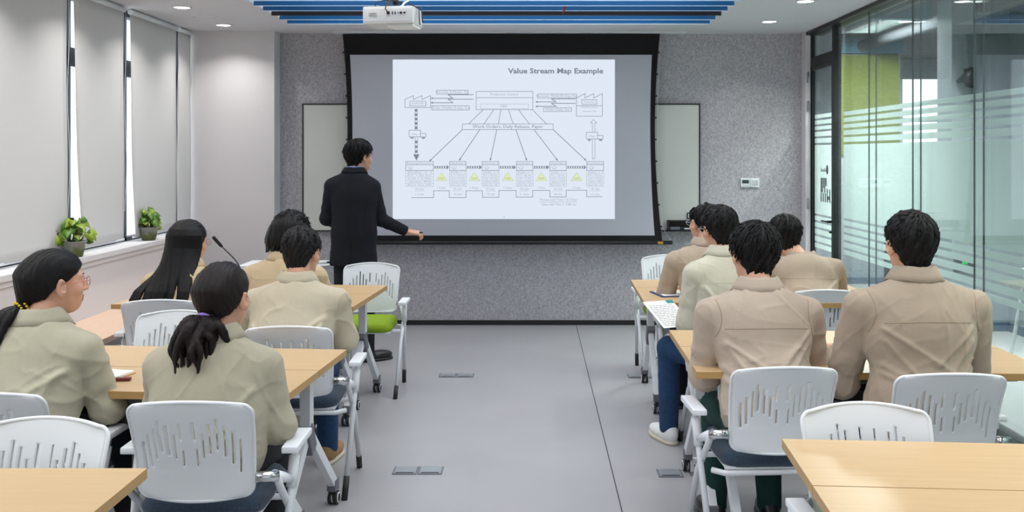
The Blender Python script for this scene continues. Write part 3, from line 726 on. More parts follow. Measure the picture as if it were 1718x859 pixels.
# ------------------------------------------------------------------ chairs
SLOTS = [(183, 385, 585), (224, 335, 560), (267, 290, 505), (310, 238, 450), (356, 272, 475), (402, 332, 500), (443, 255, 372), (453, 435, 550),
         (535, 252, 372), (545, 432, 550), (587, 328, 495), (631, 265, 468), (677, 228, 440), (725, 277, 493), (773, 320, 548), (822, 372, 605)]
def shell_point(u, v, arch=.016):
    """u in -1..1, v 0 bottom..1 top"""
    W = .182+.016*v; r = .035; h = .315
    dv = min(v, 1-v)*h
    ins = r-math.sqrt(max(0, r*r-(r-dv)**2)) if dv < r else 0
    w = W-ins
    z = .495+h*v+(arch*(1-u*u) if v > .5 else 0)*((v-.5)*2) - (.006*(1-u*u) if v < .3 else 0)
    x = u*w
    y = -.215-.075*v**1.3-.032*(1-u*u)+.012*math.sin(v*math.pi)
    return (x, y, z)
def make_shell(parent, rev=False):
    us = set(np.linspace(-1, 1, 33)); vs = set([0, .004, .012, .025, .05, .08, .112]+[1-a for a in (0, .004, .012, .025, .05, .08, .112)])|set(np.linspace(.15, .85, 15))
    sl = []
    for x, y0, y1 in SLOTS:
        u = ((x-105)/800-.5)*2; a, b = 1-(y1-120)/660, 1-(y0-120)/660; sl.append((u-.0155, u+.0155, a, b)); us |= {u-.0155, u+.0155}; vs |= {a, b}
    def clean(S, lim=.0035):
        S = sorted(S); o = [S[0]]
        keep = {round(k, 6) for q in sl for k in q}
        for s in S[1:]:
            if s-o[-1] > lim: o.append(s)
            elif round(s, 6) in keep and round(o[-1], 6) not in keep: o[-1] = s
            elif round(s, 6) in keep: o.append(s) if s-o[-1] > 1e-5 else None
        return o
    us = clean(us); vs = clean(vs)
    bm = bmesh.new(); g = [[bm.verts.new(shell_point(u, v)) for u in us] for v in vs]
    for i in range(len(vs)-1):
        for j in range(len(us)-1):
            um = (us[j]+us[j+1])/2; vm = (vs[i]+vs[i+1])/2
            if any(a < um < b and c < vm < d for a, b, c, d in sl): continue
            bm.faces.new((g[i][j], g[i][j+1], g[i+1][j+1], g[i+1][j]))
    # turned-back rim along the outline
    out = [(u, 0) for u in us]+[(1, v) for v in vs[1:]]+[(u, 1) for u in us[::-1][1:]]+[(-1, v) for v in vs[::-1][1:-1]]
    pts = [Vector(shell_point(u, v)) for u, v in out]
    bmesh.ops.recalc_face_normals(bm, faces=bm.faces)
    me = bpy.data.meshes.new('backrest'); bm.to_mesh(me); bm.free()
    o = link('backrest', me, M['white_plastic'], parent, True)
    s = o.modifiers.new('t', 'SOLIDIFY'); s.thickness = .008; s.offset = 0
    mb = MB(); P_ = pts+[pts[0]]; mb.tube(P_, .0065, 8, caps=False); mb.build('rim', M['white_plastic'], o)
    return o
def make_chair(label, seatmat, loc, rz, grp):
    t = thing('training_chair', label, 'chair', loc, rz, grp)
    make_shell(t)
    # seat cushion: rounded slab, a little domed
    bm = bmesh.new(); n = 18; top = []; bot = []
    for i in range(n+1):
        for j in range(n+1):
            u = i/n*2-1; v_ = j/n*2-1
            k = max(abs(u), abs(v_)); e = (abs(u)**8+abs(v_)**8)**.125
            f = k/e if e > 0 else 1
            x, y = u*f*.205, v_*f*.205
            edge = max(0, 1-k)
            z = .452+.030*min(1, edge*12)**.5-.012*v_*abs(v_)*(v_ > 0)*1.2
            top.append(bm.verts.new((x, y-.0, z))); bot.append(bm.verts.new((x*.97, y*.97, .425)))
    W = n+1
    for i in range(n):
        for j in range(n):
            a = i*W+j; bm.faces.new((top[a], top[a+W], top[a+W+1], top[a+1])); bm.faces.new((bot[a], bot[a+1], bot[a+W+1], bot[a+W]))
    for i in range(n):
        for (a, b) in ((i*W, (i+1)*W), ((i+1)*W+n, i*W+n), (i+1, i), (n*W+i, n*W+i+1)):
            bm.faces.new((top[a], bot[a], bot[b], top[b])) if True else None
    bmesh.ops.recalc_face_normals(bm, faces=bm.faces)
    me = bpy.data.meshes.new('seat'); bm.to_mesh(me); bm.free(); link('seat', me, seatmat, t, True)
    sf = MB(); sf.box(-.195, .195, -.195, .19, .415, .427, bev=.005)
    sf.tube([(-.24, -.16, .405), (-.2, -.19, .402), (.2, -.19, .402), (.24, -.16, .405)], .011, 10)
    sf.tube([(-.245, .02, .405), (.245, .02, .405)], .011, 10)
    sf.build('seat_frame', M['white_metal'], t)
    for s in (-1, 1):
        # front leg: from pivot by the backrest forward and down; rear leg: from arm pad back and down
        a = MB().tube([(s*.252, -.19, .545), (s*.252, -.15, .50), (s*.25, .03, .34), (s*.245, .21, .065)], .0125, 12).build('leg', M['white_metal'], t)
        MB().tube([(s*.245, .2035, .075), (s*.243, .245, .0)], .0145, 12).build('rubber_tip', M['tip'], a)
        b = MB().tube([(s*.268, .0, .59), (s*.262, -.06, .42), (s*.245, -.176, .09)], .0125, 12).build('leg', M['white_metal'], t)
        MB().tube([(s*.2455, -.172, .10), (s*.24, -.205, .0)], .0145, 12).build('rubber_tip', M['tip'], b)
        MB().tube([(s*.2665, -.010, .56), (s*.2635, -.045, .46)], .0185, 12).build('sleeve', M['white_plastic'], t)
        p = MB(); p.tube([(s*.262, -.05, .49), (s*.25, -.10, .515), (s*.235, -.16, .54)], [.014, .017, .02], 12); p.build('pivot_arm', M['white_plastic'], t)
        MB().tube([(s*.190, -.217, .555), (s*.258, -.19, .55)], .0175, 14).build('knob', M['chrome'], t)
        ap = MB(); ap.box(s*.27-.028, s*.27+.028, -.10, .13, .592, .615, bev=.009); ap.build('arm_pad', M['white_plastic'], t)
    return t
GB = 'training chairs seen from behind'; GF = 'empty green-seated chairs facing the viewer'
navy = make_chair('white slotted chair under the woman with the purple hair tie', M['navy_fabric'], (-1.085, 3.21, 0), math.radians(1), GB)
for (x, y, r, lab) in [(-1.78, 3.32, -2, 'white slotted chair under the woman with the yellow beaded hair tie'),
        (-1.11, 4.48, 2, 'white slotted chair under the short-haired man of the left middle'),
        (-2.02, 5.24, 6, 'white slotted chair behind the woman with long loose hair'),
        (-1.40, 5.28, 2, 'white slotted chair under the bob-haired woman, hidden by the man behind'),
        (.92, 3.68, 3, 'white slotted chair under the broad-haired man by the aisle'),
        (1.50, 3.58, 0, 'white slotted chair under the man nearest the glass wall'),
        (1.73, 5.60, -4, 'white slotted chair behind the stooping man by the glass door'),
        (1.05, 5.56, 0, 'white slotted chair of the balding man at the front right'),
        (1.10, 4.95, 5, 'white slotted chair under the pale-jacketed man in blue jeans')]:
    dup(navy, (x, y, 0), math.radians(r), lab)
green = make_chair('empty white chair with green seat facing viewer beside the presenter', M['green_fabric'], (-1.13, 6.30, 0), math.radians(180), GF)
for (x, y, r, lab) in [(-1.74, 4.27, 180, 'empty white chair facing viewer across the left middle table'),
        (-1.42, 2.40, 180, 'empty white chair facing viewer at the left lower corner table'),
        (1.03, 2.56, 180, 'empty white chair with green seat at the right lower corner table'),
        (1.05, 6.82, 180, 'empty white chair facing viewer at the right front table'),
        (1.86, 4.33, 180, 'empty white chair mostly hidden behind the man nearest the glass wall')]:
    dup(green, (x, y, 0), math.radians(r), lab)
# ------------------------------------------------------------------ implicit-surface modelling for figures
def V3(*a): return np.array(a, dtype=np.float32)
def smin(a, b, k):
    h = np.maximum(k-np.abs(a-b), 0)/k
    return np.minimum(a, b)-h*h*k*.25
def smax(a, b, k): return -smin(-a, -b, k)
def cone(P, a, b, ra, rb):
    a = V3(*a); b = V3(*b); d = b-a; q = P-a
    t = np.clip(q@d/max(1e-9, float(d@d)), 0, 1)
    return np.linalg.norm(q-t[:, None]*d, axis=1)-(ra+(rb-ra)*t)
def ell(P, c, r, R=None):
    q = P-V3(*c)
    if R is not None: q = q@R
    r = V3(*r); k0 = np.linalg.norm(q/r, axis=1); k1 = np.linalg.norm(q/(r*r), axis=1)
    return k0*(k0-1)/np.maximum(k1, 1e-6)
def rotm(yaw=0, pitch=0, roll=0):
    """columns = local axes in world; yaw about z, pitch about x (positive looks up), roll about y; degrees"""
    m = Matrix.Rotation(math.radians(yaw), 3, 'Z') @ Matrix.Rotation(math.radians(pitch), 3, 'X') @ Matrix.Rotation(math.radians(roll), 3, 'Y')
    return np.array(m, dtype=np.float32)

CORN = np.array([(i, j, k) for i in (0, 1) for j in (0, 1) for k in (0, 1)])
EDG = [(a, b) for a in range(8) for b in range(a+1, 8) if np.abs(CORN[a]-CORN[b]).sum() == 1]
def net(f, lo, hi, h, name):
    lo = np.array(lo, dtype=np.float32); B = 8
    nb = np.ceil((np.array(hi)-lo)/(h*B)).astype(int); n = nb*B+1
    bc = np.stack(np.meshgrid(*[np.arange(k) for k in nb], indexing='ij'), -1).reshape(-1, 3)
    dc = f((lo+(bc*B+B/2)*h).astype(np.float32))
    D = np.ones(n, dtype=np.float32)
    act = np.abs(dc) < h*B*.87+.022
    for b in bc[(~act) & (dc < 0)]: D[b[0]*B:b[0]*B+B+1, b[1]*B:b[1]*B+B+1, b[2]*B:b[2]*B+B+1] = -1
    loc = np.stack(np.meshgrid(*[np.arange(B+1)]*3, indexing='ij'), -1).reshape(-1, 3)
    A = bc[act]
    for s in range(0, len(A), 400):
        idx = (A[s:s+400, None, :]*B+loc[None]).reshape(-1, 3)
        D[idx[:, 0], idx[:, 1], idx[:, 2]] = f((lo+idx*h).astype(np.float32))
    I = D < 0
    c = np.zeros(n-1, dtype=np.int8)
    for (i, j, k) in CORN: c += I[i:n[0]-1+i, j:n[1]-1+j, k:n[2]-1+k]
    cells = np.argwhere((c > 0) & (c < 8))
    vid = np.full(n-1, -1, dtype=np.int32); vid[cells[:, 0], cells[:, 1], cells[:, 2]] = np.arange(len(cells))
    V = np.stack([D[cells[:, 0]+q[0], cells[:, 1]+q[1], cells[:, 2]+q[2]] for q in CORN], 1)
    acc = np.zeros((len(cells), 3)); cnt = np.zeros(len(cells))
    for a, b in EDG:
        va, vb = V[:, a], V[:, b]; m = (va < 0) != (vb < 0)
        t = np.where(m, va/np.where(m, va-vb, 1), 0)
        acc[m] += CORN[a]+t[m, None]*(CORN[b]-CORN[a]); cnt[m] += 1
    vert = lo+(cells+acc/cnt[:, None])*h
    quads = []
    for ax in range(3):
        o = [k for k in range(3) if k != ax]
        sl0 = [slice(1, n[k]-1) for k in range(3)]; sl0[ax] = slice(0, n[ax]-1)
        sl1 = list(sl0); sl1[ax] = slice(1, n[ax])
        a = I[tuple(sl0)]; b = I[tuple(sl1)]
        e = np.argwhere(a != b); ins = a[tuple(e.T)]
        base = e.copy()
        for k in o: base[:, k] += 1
        def cell(d1_, d2_):
            q = base.copy(); q[:, o[0]] -= d1_; q[:, o[1]] -= d2_
            return vid[q[:, 0], q[:, 1], q[:, 2]]
        q = np.stack([cell(1, 1), cell(0, 1), cell(0, 0), cell(1, 0)], 1)
        flip = ins if ax != 1 else ~ins
        q[~flip] = q[~flip][:, ::-1]
        quads.append(q)
    Q = np.concatenate(quads); Q = Q[(Q >= 0).all(1)]
    me = bpy.data.meshes.new(name)
    me.vertices.add(len(vert)); me.vertices.foreach_set('co', vert.astype(np.float32).ravel())
    me.loops.add(len(Q)*4); me.loops.foreach_set('vertex_index', Q.astype(np.int32).ravel())
    me.polygons.add(len(Q)); me.polygons.foreach_set('loop_start', np.arange(0, len(Q)*4, 4, dtype=np.int32))
    me.update(calc_edges=True); me.shade_smooth()
    return me

def folds(P, seed, amp, up=1.0):
    r = np.random.RandomState(seed); tot = 0
    for i in range(5):
        d = r.randn(3)*V3(1, .5, up); d /= np.linalg.norm(d); d2 = r.randn(3); d3 = r.randn(3)
        f = 16+14*i
        w = 1.6*np.sin(P@(d2*8)+i)+.6*np.sin(P@(d3*19)+2*i)
        s = 1-np.abs(np.sin(P@(d*f)*.5+w+r.rand()*6))
        m = .5+.5*np.sin(P@(d3*9)+r.rand()*6)
        tot = tot+s**5*m/(1+.35*i)
    return (amp*tot/2.2).astype(np.float32)

# head in its own frame: origin at head centre, +y = face, z up
def head_f(q, male=True, k=1.0):
    d = ell(q, (0, -.012, .030), (.0745, .094, .084))
    d = smin(d, ell(q, (0, .024, -.024), (.061, .064, .080)), .03)
    d = smin(d, ell(q, (0, .046, -.080), (.036 if male else .031, .036, .030)), .035)
    ax = np.abs(q[:, 0]); qa = np.stack([ax, q[:, 1], q[:, 2]], 1)
    d = smin(d, ell(qa, (.036, .062, -.026), (.022, .020, .020)), .02)          # cheeks
    d = smin(d, cone(qa, (.006, .085, .026), (.044, .070, .026), .008, .007), .014)  # brow
    d = smax(d, -ell(qa, (.031, .094, .008), (.019, .014, .011)), .012)          # sockets
    d = smin(d, ell(qa, (.031, .073, .008), (.0135, .012, .012)), .004)
    d = smin(d, cone(q, (0, .084, .014), (0, .104, -.024), .007, .0105), .010)  # nose
    d = smin(d, ell(qa, (.010, .094, -.028), (.008, .010, .007)), .006)
    d = smin(d, ell(q, (0, .086, -.054), (.022, .010, .0065)), .006)
    d = smin(d, ell(q, (0, .084, -.066), (.018, .010, .0075)), .006)
    d = smax(d, -ell(q, (0, .096, -.060), (.022, .006, .0016)), .003)
    R = rotm(-12, 0, 0)
    e = ell(qa, (.083, -.006, -.008), (.009, .021, .034), rotm(-34, 0, 6))
    e = smin(e, ell(qa, (.076, .002, -.034), (.006, .009, .012)), .008)
    e = smax(e, -ell(qa, (.092, .000, -.004), (.006, .011, .020), rotm(-34, 0, 6)), .004)
    return smin(d, e, .006)

def hand_prims(w, d, n, side, curl=.35, spread=1.0, fist=False):
    """list of cones. w wrist, d finger direction, n palm-down normal, side +1 = thumb towards +lateral"""
    w = Vector(w); d = Vector(d).normalized(); n = Vector(n); n = (n-d*n.dot(d)).normalized(); l = d.cross(n)*side
    out = []
    fl_ = [.066, .073, .068, .055]
    for i in range(4):
        o = (1.5-i)*.0195
        base = w+d*(.088-.004*abs(1.2-i))+l*o
        out.append((w+d*.012+l*o*.6, base, .0155, .0115, .012))
        a = curl*(1.0 if not fist else 2.3); p = base; ang = a*.6; L_ = fl_[i]; r = .0092 if i < 3 else .0082
        dd = (d+l*(1.5-i)*.06*spread).normalized()
        for seg_, ln in enumerate((.45, .32, .25)):
            v = dd*math.cos(ang)+n*math.sin(ang); q = p+v*L_*ln; out.append((p, q, r-.0006*seg_, r-.0009*(seg_+1), .004)); p = q; ang += a
    tb = w+d*.022+l*.020; t1 = tb+(d*.55+l*.75+n*.35).normalized()*.040; t2 = t1+(d*.85+l*.35+n*.45).normalized()*.030; t3 = t2+(d*1+l*.0+n*.4).normalized()*.024
    out += [(tb, t1, .0155, .0115, .01), (t1, t2, .011, .0098, .004), (t2, t3, .0098, .0085, .004)]
    return out

def tufts(me_parent, c, R, n, seed, rad, zmin, crown=(0, -.055, .128), ln=(.02, .035), mat_=None, keep=None):
    """short tapering locks that lie on a head, combed away from the crown"""
    rnd = random.Random(seed); mb = MB(); Rm = Matrix([[float(x) for x in row] for row in R]); c = Vector(c); cr = Vector(crown)
    for _ in range(n*3):
        if n <= 0: break
        z = rnd.uniform(-.7, 1); a = rnd.uniform(0, 2*math.pi); s = math.sqrt(1-z*z)
        p = Vector((rad[0]*s*math.cos(a), -.016+rad[1]*s*math.sin(a), .036+rad[2]*z))
        if p.z < np.interp(p.y, [-.12, -.05, -.02, .02, .05, .09], zmin)+.006: continue
        if keep and not keep(p): continue
        nrm = Vector((p.x/rad[0]**2, (p.y+.016)/rad[1]**2, (p.z-.036)/rad[2]**2)).normalized()
        fl_ = (p-cr); fl_ = (fl_-nrm*fl_.dot(nrm))
        if fl_.length < .004: continue
        fl_.normalize(); fl_ = (fl_+Vector((rnd.gauss(0, .13), rnd.gauss(0, .13), rnd.gauss(0, .1)))).normalized()
        L_ = rnd.uniform(*ln); up = rnd.uniform(.0, .24)
        a0 = p-nrm*.004; a1 = a0+fl_*L_*.5+nrm*(.0035+up*L_*.5); a2 = a0+fl_*L_+nrm*(-.002+up*L_*.5)
        mb.tube([c+Rm@a0, c+Rm@a1, c+Rm@a2], [.0028, .0026, .0005], 5, caps=False); n -= 1
    return mb

def spline(pts, rs, n=14):
    pts = np.array([np.array(p, dtype=float) for p in pts]); m = len(pts); out = []; ro = []
    E = np.vstack([2*pts[0]-pts[1], pts, 2*pts[-1]-pts[-2]])
    for t in np.linspace(0, m-1, n):
        i = min(int(t), m-2); u = t-i; a, b, c, d = E[i], E[i+1], E[i+2], E[i+3]
        out.append(.5*((2*b)+(-a+c)*u+(2*a-5*b+4*c-d)*u*u+(-a+3*b-3*c+d)*u**3)); ro.append(rs[i]+(rs[i+1]-rs[i])*(u*u*(3-2*u)))
    return out, ro
def sweep_f(P, pts, rs, flat=1.0):
    pts, rs = spline(pts, rs); A = np.array(pts); R_ = max(rs)+.02
    m = ((P > A.min(0)-R_) & (P < A.max(0)+R_)).all(1)
    full = np.full(len(P), 1.0, dtype=np.float32)
    if not m.any(): return full
    full[m] = _sweep(P[m], pts, rs); return full
def _sweep(P, pts, rs):
    d = None
    for (a, b, ra, rb) in zip(pts, pts[1:], rs, rs[1:]):
        e = cone(P, a, b, ra, rb); d = e if d is None else np.minimum(d, e)
    return d

def person(label, loc, rz, H=1.30, lean=.10, side=0.0, shw=.185, head=(0, 0, 0), hoff=(0, 0), arms=None, jacket=None, yoke=True, hair='short', hairm='hair',
           trousers='trouser_dark', shoes='shoe_black', male=True, seed=1, glasses=False, knees=None, standing=None, bulk=1.0, foldlines=(), collar=True, shrug=0.0, cut=.0, wf=.014, tucked=None):
    """seated figure, origin on the floor under the seat centre, facing +y (or standing with an explicit pose)"""
    r = np.random.RandomState(seed)
    g = standing or {}
    pel = g.get('pelvis', (side*.0, -.055, .535)); sz = H-.305+shrug; py = pel[1]
    nb = g.get('neck', (side, py+lean, H-.265)); ch = (side*.75, py+lean*.72, sz-.14); wa = (side*.35, py+lean*.25-.01, pel[2]+.14)
    S = g.get('sh', [(side-shw, py+lean, sz), (side+shw, py+lean, sz)])
    arms = arms or [((-shw-.055, py+lean+.10, .72), (-.16, py+lean+.33, .775)), ((shw+.055, py+lean+.10, .72), (.16, py+lean+.33, .775))]
    Kn = knees or [(-.11, .37, .50), (.11, .37, .50)]
    An = g.get('ankles') or [(Kn[0][0]-.01, Kn[0][1]-.02, .085), (Kn[1][0]+.01, Kn[1][1]-.02, .085)]
    Hp = [(pel[0]-.085, pel[1], pel[2]), (pel[0]+.085, pel[1], pel[2])]
    R = rotm(*head); hc = V3(nb[0]+hoff[0], nb[1]+.035+hoff[1], H-.118)
    npt = hc+R@V3(0, -.022, -.055)
    hands = g.get('hands')
    hp = []
    for i in (0, 1):
        e, w = Vector(arms[i][0]), Vector(arms[i][1]); sd = -1 if i == 0 else 1
        dd = (w-e).normalized(); dd = (dd+Vector((0, .5, -.1))).normalized()
        if hands: hp += hand_prims(w, hands[i][0], hands[i][1], hands[i][2], fist=hands[i][3])
        else: hp += hand_prims(w, (dd.x, dd.y, 0), (0, 0, -1), sd, .30)
    def body(P):
        d = ell(P, (pel[0], pel[1], pel[2]+.02), (.15, .11, .11))
        d = smin(d, ell(P, wa, (.13, .095, .14)), .05); d = smin(d, ell(P, ch, (.145, .10, .16)), .06)
        d = smin(d, cone(P, (S[0][0], S[0][1], S[0][2]-.04), (S[1][0], S[1][1], S[1][2]-.04), .045, .045), .05); d = smin(d, cone(P, nb, tuple(npt), .056, .051), .03)
        for i in (0, 1):
            d = smin(d, cone(P, (S[i][0], S[i][1], S[i][2]-.04), arms[i][0], .042, .034), .02); d = smin(d, cone(P, arms[i][0], arms[i][1], .036, .025), .012)
            d = smin(d, cone(P, Hp[i], Kn[i], .072, .052), .03); d = smin(d, cone(P, Kn[i], An[i], .050, .036), .02)
            f_ = Vector(An[i]); d = smin(d, cone(P, An[i], (f_.x*1.03, f_.y+.09, .042), .034, .020), .02)
        for i in (0, 1):
            w = V3(*arms[i][1]); m = np.linalg.norm(P-w, axis=1) < .26
            if m.any():
                Q = P[m]; h = None
                for a, b, ra, rb, k in hp[i*19:(i+1)*19]:
                    e = cone(Q, a, b, ra, rb); h = e if h is None else smin(h, e, k)
                d[m] = smin(d[m], h, .010)
        m = np.linalg.norm(P-hc, axis=1) < .24
        if m.any(): d[m] = smin(d[m], head_f((P[m]-hc)@R, male), .018)
        return d
    assert len(hp) == 38, len(hp)
    allp = np.array([pel, nb, S[0], S[1], arms[0][0], arms[0][1], arms[1][0], arms[1][1], Kn[0], Kn[1], An[0], An[1], tuple(hc)])
    lo = allp.min(0)-np.array([.22, .22, .12]); hi = allp.max(0)+np.array([.22, .24, .16]); lo[2] = -.0
    lo[2] = 0.0
    me = net(body, lo, hi, .0052, 'person')
    o = link('person', me, [M['skin'], M['lip']]); o.location = loc; o.rotation_euler = (0, 0, math.radians(rz))
    tag(o, label, 'person')
    # lips take the lip colour
    co = np.empty(len(me.polygons)*3, dtype=np.float32); me.polygons.foreach_get('center', co); co = (co.reshape(-1, 3)-hc)@R
    li = (np.abs(co[:, 0]) < .023) & (co[:, 1] > .08) & (co[:, 2] > -.073) & (co[:, 2] < -.049)
    mi = li.astype(np.int32); me.polygons.foreach_set('material_index', mi)
    def HW(x, y, z): return tuple(float(t) for t in hc+R@V3(x, y, z))
    Rm = Matrix([[float(x) for x in row] for row in R]); HM = Matrix.Translation(Vector([float(t) for t in hc])) @ Rm.to_4x4()
    for sx in (-1, 1):
        MB().lathe([(.0001, -.0112), (.006, -.0095), (.0095, -.006), (.0112, 0), (.0095, .006), (.0062, .0093)], 16, cap=False, mi=0).lathe([(.0062, .0093), (.0035, .0108), (.0001, .0112)], 16, cap=False, mi=1)\
            .build('eye', [M['eye'], M['iris']], o).matrix_local = HM @ Matrix.Translation((sx*.031, .0738, .008)) @ Matrix.Rotation(-math.pi/2, 4, 'X')
    # ------------- clothes
    jm_ = jacket
    sk = g.get('suit')
    fls = list(foldlines)
    if not sk:
        for q_ in range(5):
            sg = -1 if q_ % 2 else 1
            fls.append((side+sg*(.17-.01*r.rand()), sz-.10-.05*q_*r.rand(), side+sg*.04*r.randn(), sz-.20-.035*q_-.05*r.rand(), .008+.005*r.rand(), .009+.005*r.rand()))
            fls.append((side+sg*.17, sz-.30+.03*q_*r.rand(), side-sg*.06*r.rand(), sz-.33-.05*r.rand(), .009+.005*r.rand(), .008))
    def jack(P):
        b = bulk
        d = ell(P, (pel[0], pel[1]+.005, pel[2]+.045), (.180*b, .122*b, .135))
        d = smin(d, ell(P, wa, (.182*b, .128*b, .18)), .06); d = smin(d, ell(P, (ch[0], ch[1]-.005, ch[2]), (.196*b, .128*b, .20)), .06)
        d = smin(d, cone(P, (S[0][0]+.03, S[0][1], S[0][2]-.05), (S[1][0]-.03, S[1][1], S[1][2]-.05), .062, .062), .05)
        for i in (0, 1): d = smin(d, cone(P, (nb[0], nb[1]-.002, nb[2]-.034), (S[i][0], S[i][1], S[i][2]-.044), .072, .050), .06)
        if sk:
            hem = sk['hem']; q = np.clip((P[:, 2]-hem)/(wa[2]-hem), 0, 1)
            c = np.array(sk['hemc']); w0 = sk['hemr']
            e = ell(P, (c[0], c[1], hem+.02), (w0[0], w0[1], .34)); e = smax(e, hem-P[:, 2], .01)
            d = smin(d, e, .05)
        d = d+.0
        for i in (0, 1):
            e, w = arms[i]
            a = cone(P, (S[i][0], S[i][1], S[i][2]-.044), e, .063*b, .055*b); wv = V3(*w)-V3(*e); we = V3(*e)+wv*.93
            a = smin(a, cone(P, e, tuple(we), .057*b, .040), .03)
            nrm = wv/np.linalg.norm(wv); a = smax(a, (P-we)@nrm-.004, .006)
            de = np.linalg.norm(P-V3(*e), axis=1); a = a-.0045*np.cos(de*105+i+seed)*np.exp(-(de/.10)**2)
            ds = np.linalg.norm(P-V3(*S[i])-V3(0, 0, -.13), axis=1); a = a-.003*np.cos(ds*80+seed)*np.exp(-(ds/.09)**2)
            d = smin(d, a, .009)
        fl_ = folds(P, seed, wf, .8)
        d = d-fl_
        for (x0, z0, x1, z1, w_, am) in fls:
            t = np.clip(((P[:, 0]-x0)*(x1-x0)+(P[:, 2]-z0)*(z1-z0))/((x1-x0)**2+(z1-z0)**2), 0, 1)
            q = np.hypot(P[:, 0]-x0-t*(x1-x0), P[:, 2]-z0-t*(z1-z0)); bk_ = 1/(1+np.exp((P[:, 1]-(py+lean*.6))*60))
            d = d-am*np.exp(-(q/w_)**2)*bk_*(1-.5*t)
        if not sk: d = smax(d, pel[2]-.075-P[:, 2], .015)
        # neck opening
        d = smax(d, -ell(P, (nb[0], nb[1]+.026, nb[2]+.055), (.060, .062, .065)), .012)
        return d
    jlo = np.array([S[0], S[1], arms[0][0], arms[0][1], arms[1][0], arms[1][1], pel]).min(0)-.22; jhi = np.array([S[0], S[1], arms[0][0], arms[0][1], arms[1][0], arms[1][1], pel, nb]).max(0)+.2
    jo = link('jacket', net(jack, jlo, jhi, .0058, 'jacket'), jm_, o)
    dg = None
    jv = np.empty(len(jo.data.vertices)*3, dtype=np.float32); jo.data.vertices.foreach_get('co', jv)
    bvh = BVHTree.FromPolygons([tuple(v) for v in jv.reshape(-1, 3)], [tuple(p.vertices) for p in jo.data.polygons])
    # collar: stand plus turned-down fall
    if collar:
        nx, ny, nz = float(nb[0]), float(nb[1])+.006, float(nb[2])
        prof = [(.000, -.022), (.001, .000), (.003, .018), (.006, .026), (.011, .027), (.019, .017), (.030, -.004), (.042, -.026)]
        if sk: prof = [(.000, -.02), (.001, .0), (.003, .012), (.006, .018), (.011, .018), (.019, .009), (.029, -.008), (.036, -.022)]
        bm = bmesh.new(); rows = []; n = 40; a0 = math.radians(32)
        for i in range(n+1):
            t = a0+(2*math.pi-2*a0)*i/n; fx, fy = math.sin(t), math.cos(t)      # t=0 is the front
            frt = max(0, fy); row = []
            for k, (dr, dz) in enumerate(prof):
                rr = .0600+dr*(1+.35*frt); drop = -.018*frt-.010*(fy > 0)*fy
                z = nz+dz+drop+(.0025*math.sin(t*5+seed)*(k/7)) - .015*frt*(k/7)
                row.append(bm.verts.new((nx+fx*rr*1.04, ny+fy*rr*1.08+.012, z+.042+.006*frt)))
            rows.append(row)
        for A, B in zip(rows, rows[1:]):
            for k in range(len(prof)-1): bm.faces.new((A[k], B[k], B[k+1], A[k+1]))
        me2 = bpy.data.meshes.new('collar'); bm.to_mesh(me2); bm.free()
        co_ = link('collar', me2, jm_, o, True); s = co_.modifiers.new('t', 'SOLIDIFY'); s.thickness = .0028; s.offset = 0
    # seams laid on the cloth
    def seam(pts3, dirn, rad=.0011):
        out = []
        for p in pts3:
            hit = bvh.ray_cast(Vector(p)-Vector(dirn)*.6, Vector(dirn), 1.2)
            if hit[0]: out.append(hit[0]-Vector(dirn)*.0004)
        return out
    if yoke:
        sm = MB()
        z0 = sz-.085
        pts = [(nb[0]+x, 0, z0+.012*(1-(x/.17)**2)+(.0)) for x in np.linspace(-.165, .165, 34)]
        w_ = seam(pts, (0, 1, 0))
        if len(w_) > 3: sm.tube(w_, .0013, 5)
        for s in (-1, 1):
            i = 0 if s < 0 else 1
            pts = [(S[i][0]-s*(.004+.022*math.sin(t*math.pi)), 0, S[i][2]+.045-.17*t) for t in np.linspace(0, 1, 20)]
            w_ = seam(pts, (0, 1, 0))
            if len(w_) > 3: sm.tube(w_, .0012, 5)
        sm.build('seam', jm_ if sk else M['thread'] if yoke == 2 else jm_, jo)
    if sk:
        sm = MB()
        w_ = seam([(nb[0]+.003*math.sin(z*9), 0, z) for z in np.linspace(sk['hem']+.02, nb[2]-.06, 30)], (0, 1, 0)); sm.tube(w_, .0012, 5)
        for s2 in (-1, 1):
            w_ = seam([(nb[0]+s2*(.085+.03*math.sin((z-.8)*4)), 0, z) for z in np.linspace(1.0, S[0][2]-.10, 16)], (0, 1, 0)); sm.tube(w_, .001, 5)
        sm.build('seam', M['black_fabric'], jo)
        vm = MB(); w_ = seam([(nb[0]+.018, 0, z) for z in np.linspace(sk['hem']+.004, sk['hem']+.20, 12)], (0, 1, 0)); vm.tube(w_, .0028, 6); vm.build('vent', M['black_fabric'], jo)
    tb_ = g.get('tr', 1.0)
    def trous(P):
        d = ell(P, (pel[0], pel[1], pel[2]+.0), (.165*tb_, .125*tb_, .105))
        for i in (0, 1):
            d = smin(d, cone(P, Hp[i], Kn[i], .084*tb_, .066*tb_), .03)
            a = V3(*An[i]); e = cone(P, Kn[i], An[i], .064*tb_, .052*tb_); d = smin(d, e, .02)
        d = smax(d, .055-P[:, 2], .008)
        return d-folds(P, seed+50, .003, .5)
    tp = np.array([pel, Kn[0], Kn[1], An[0], An[1]])
    link('trousers', net(trous, tp.min(0)-.2, tp.max(0)+.2, .0075, 'trousers'), M[trousers], o)
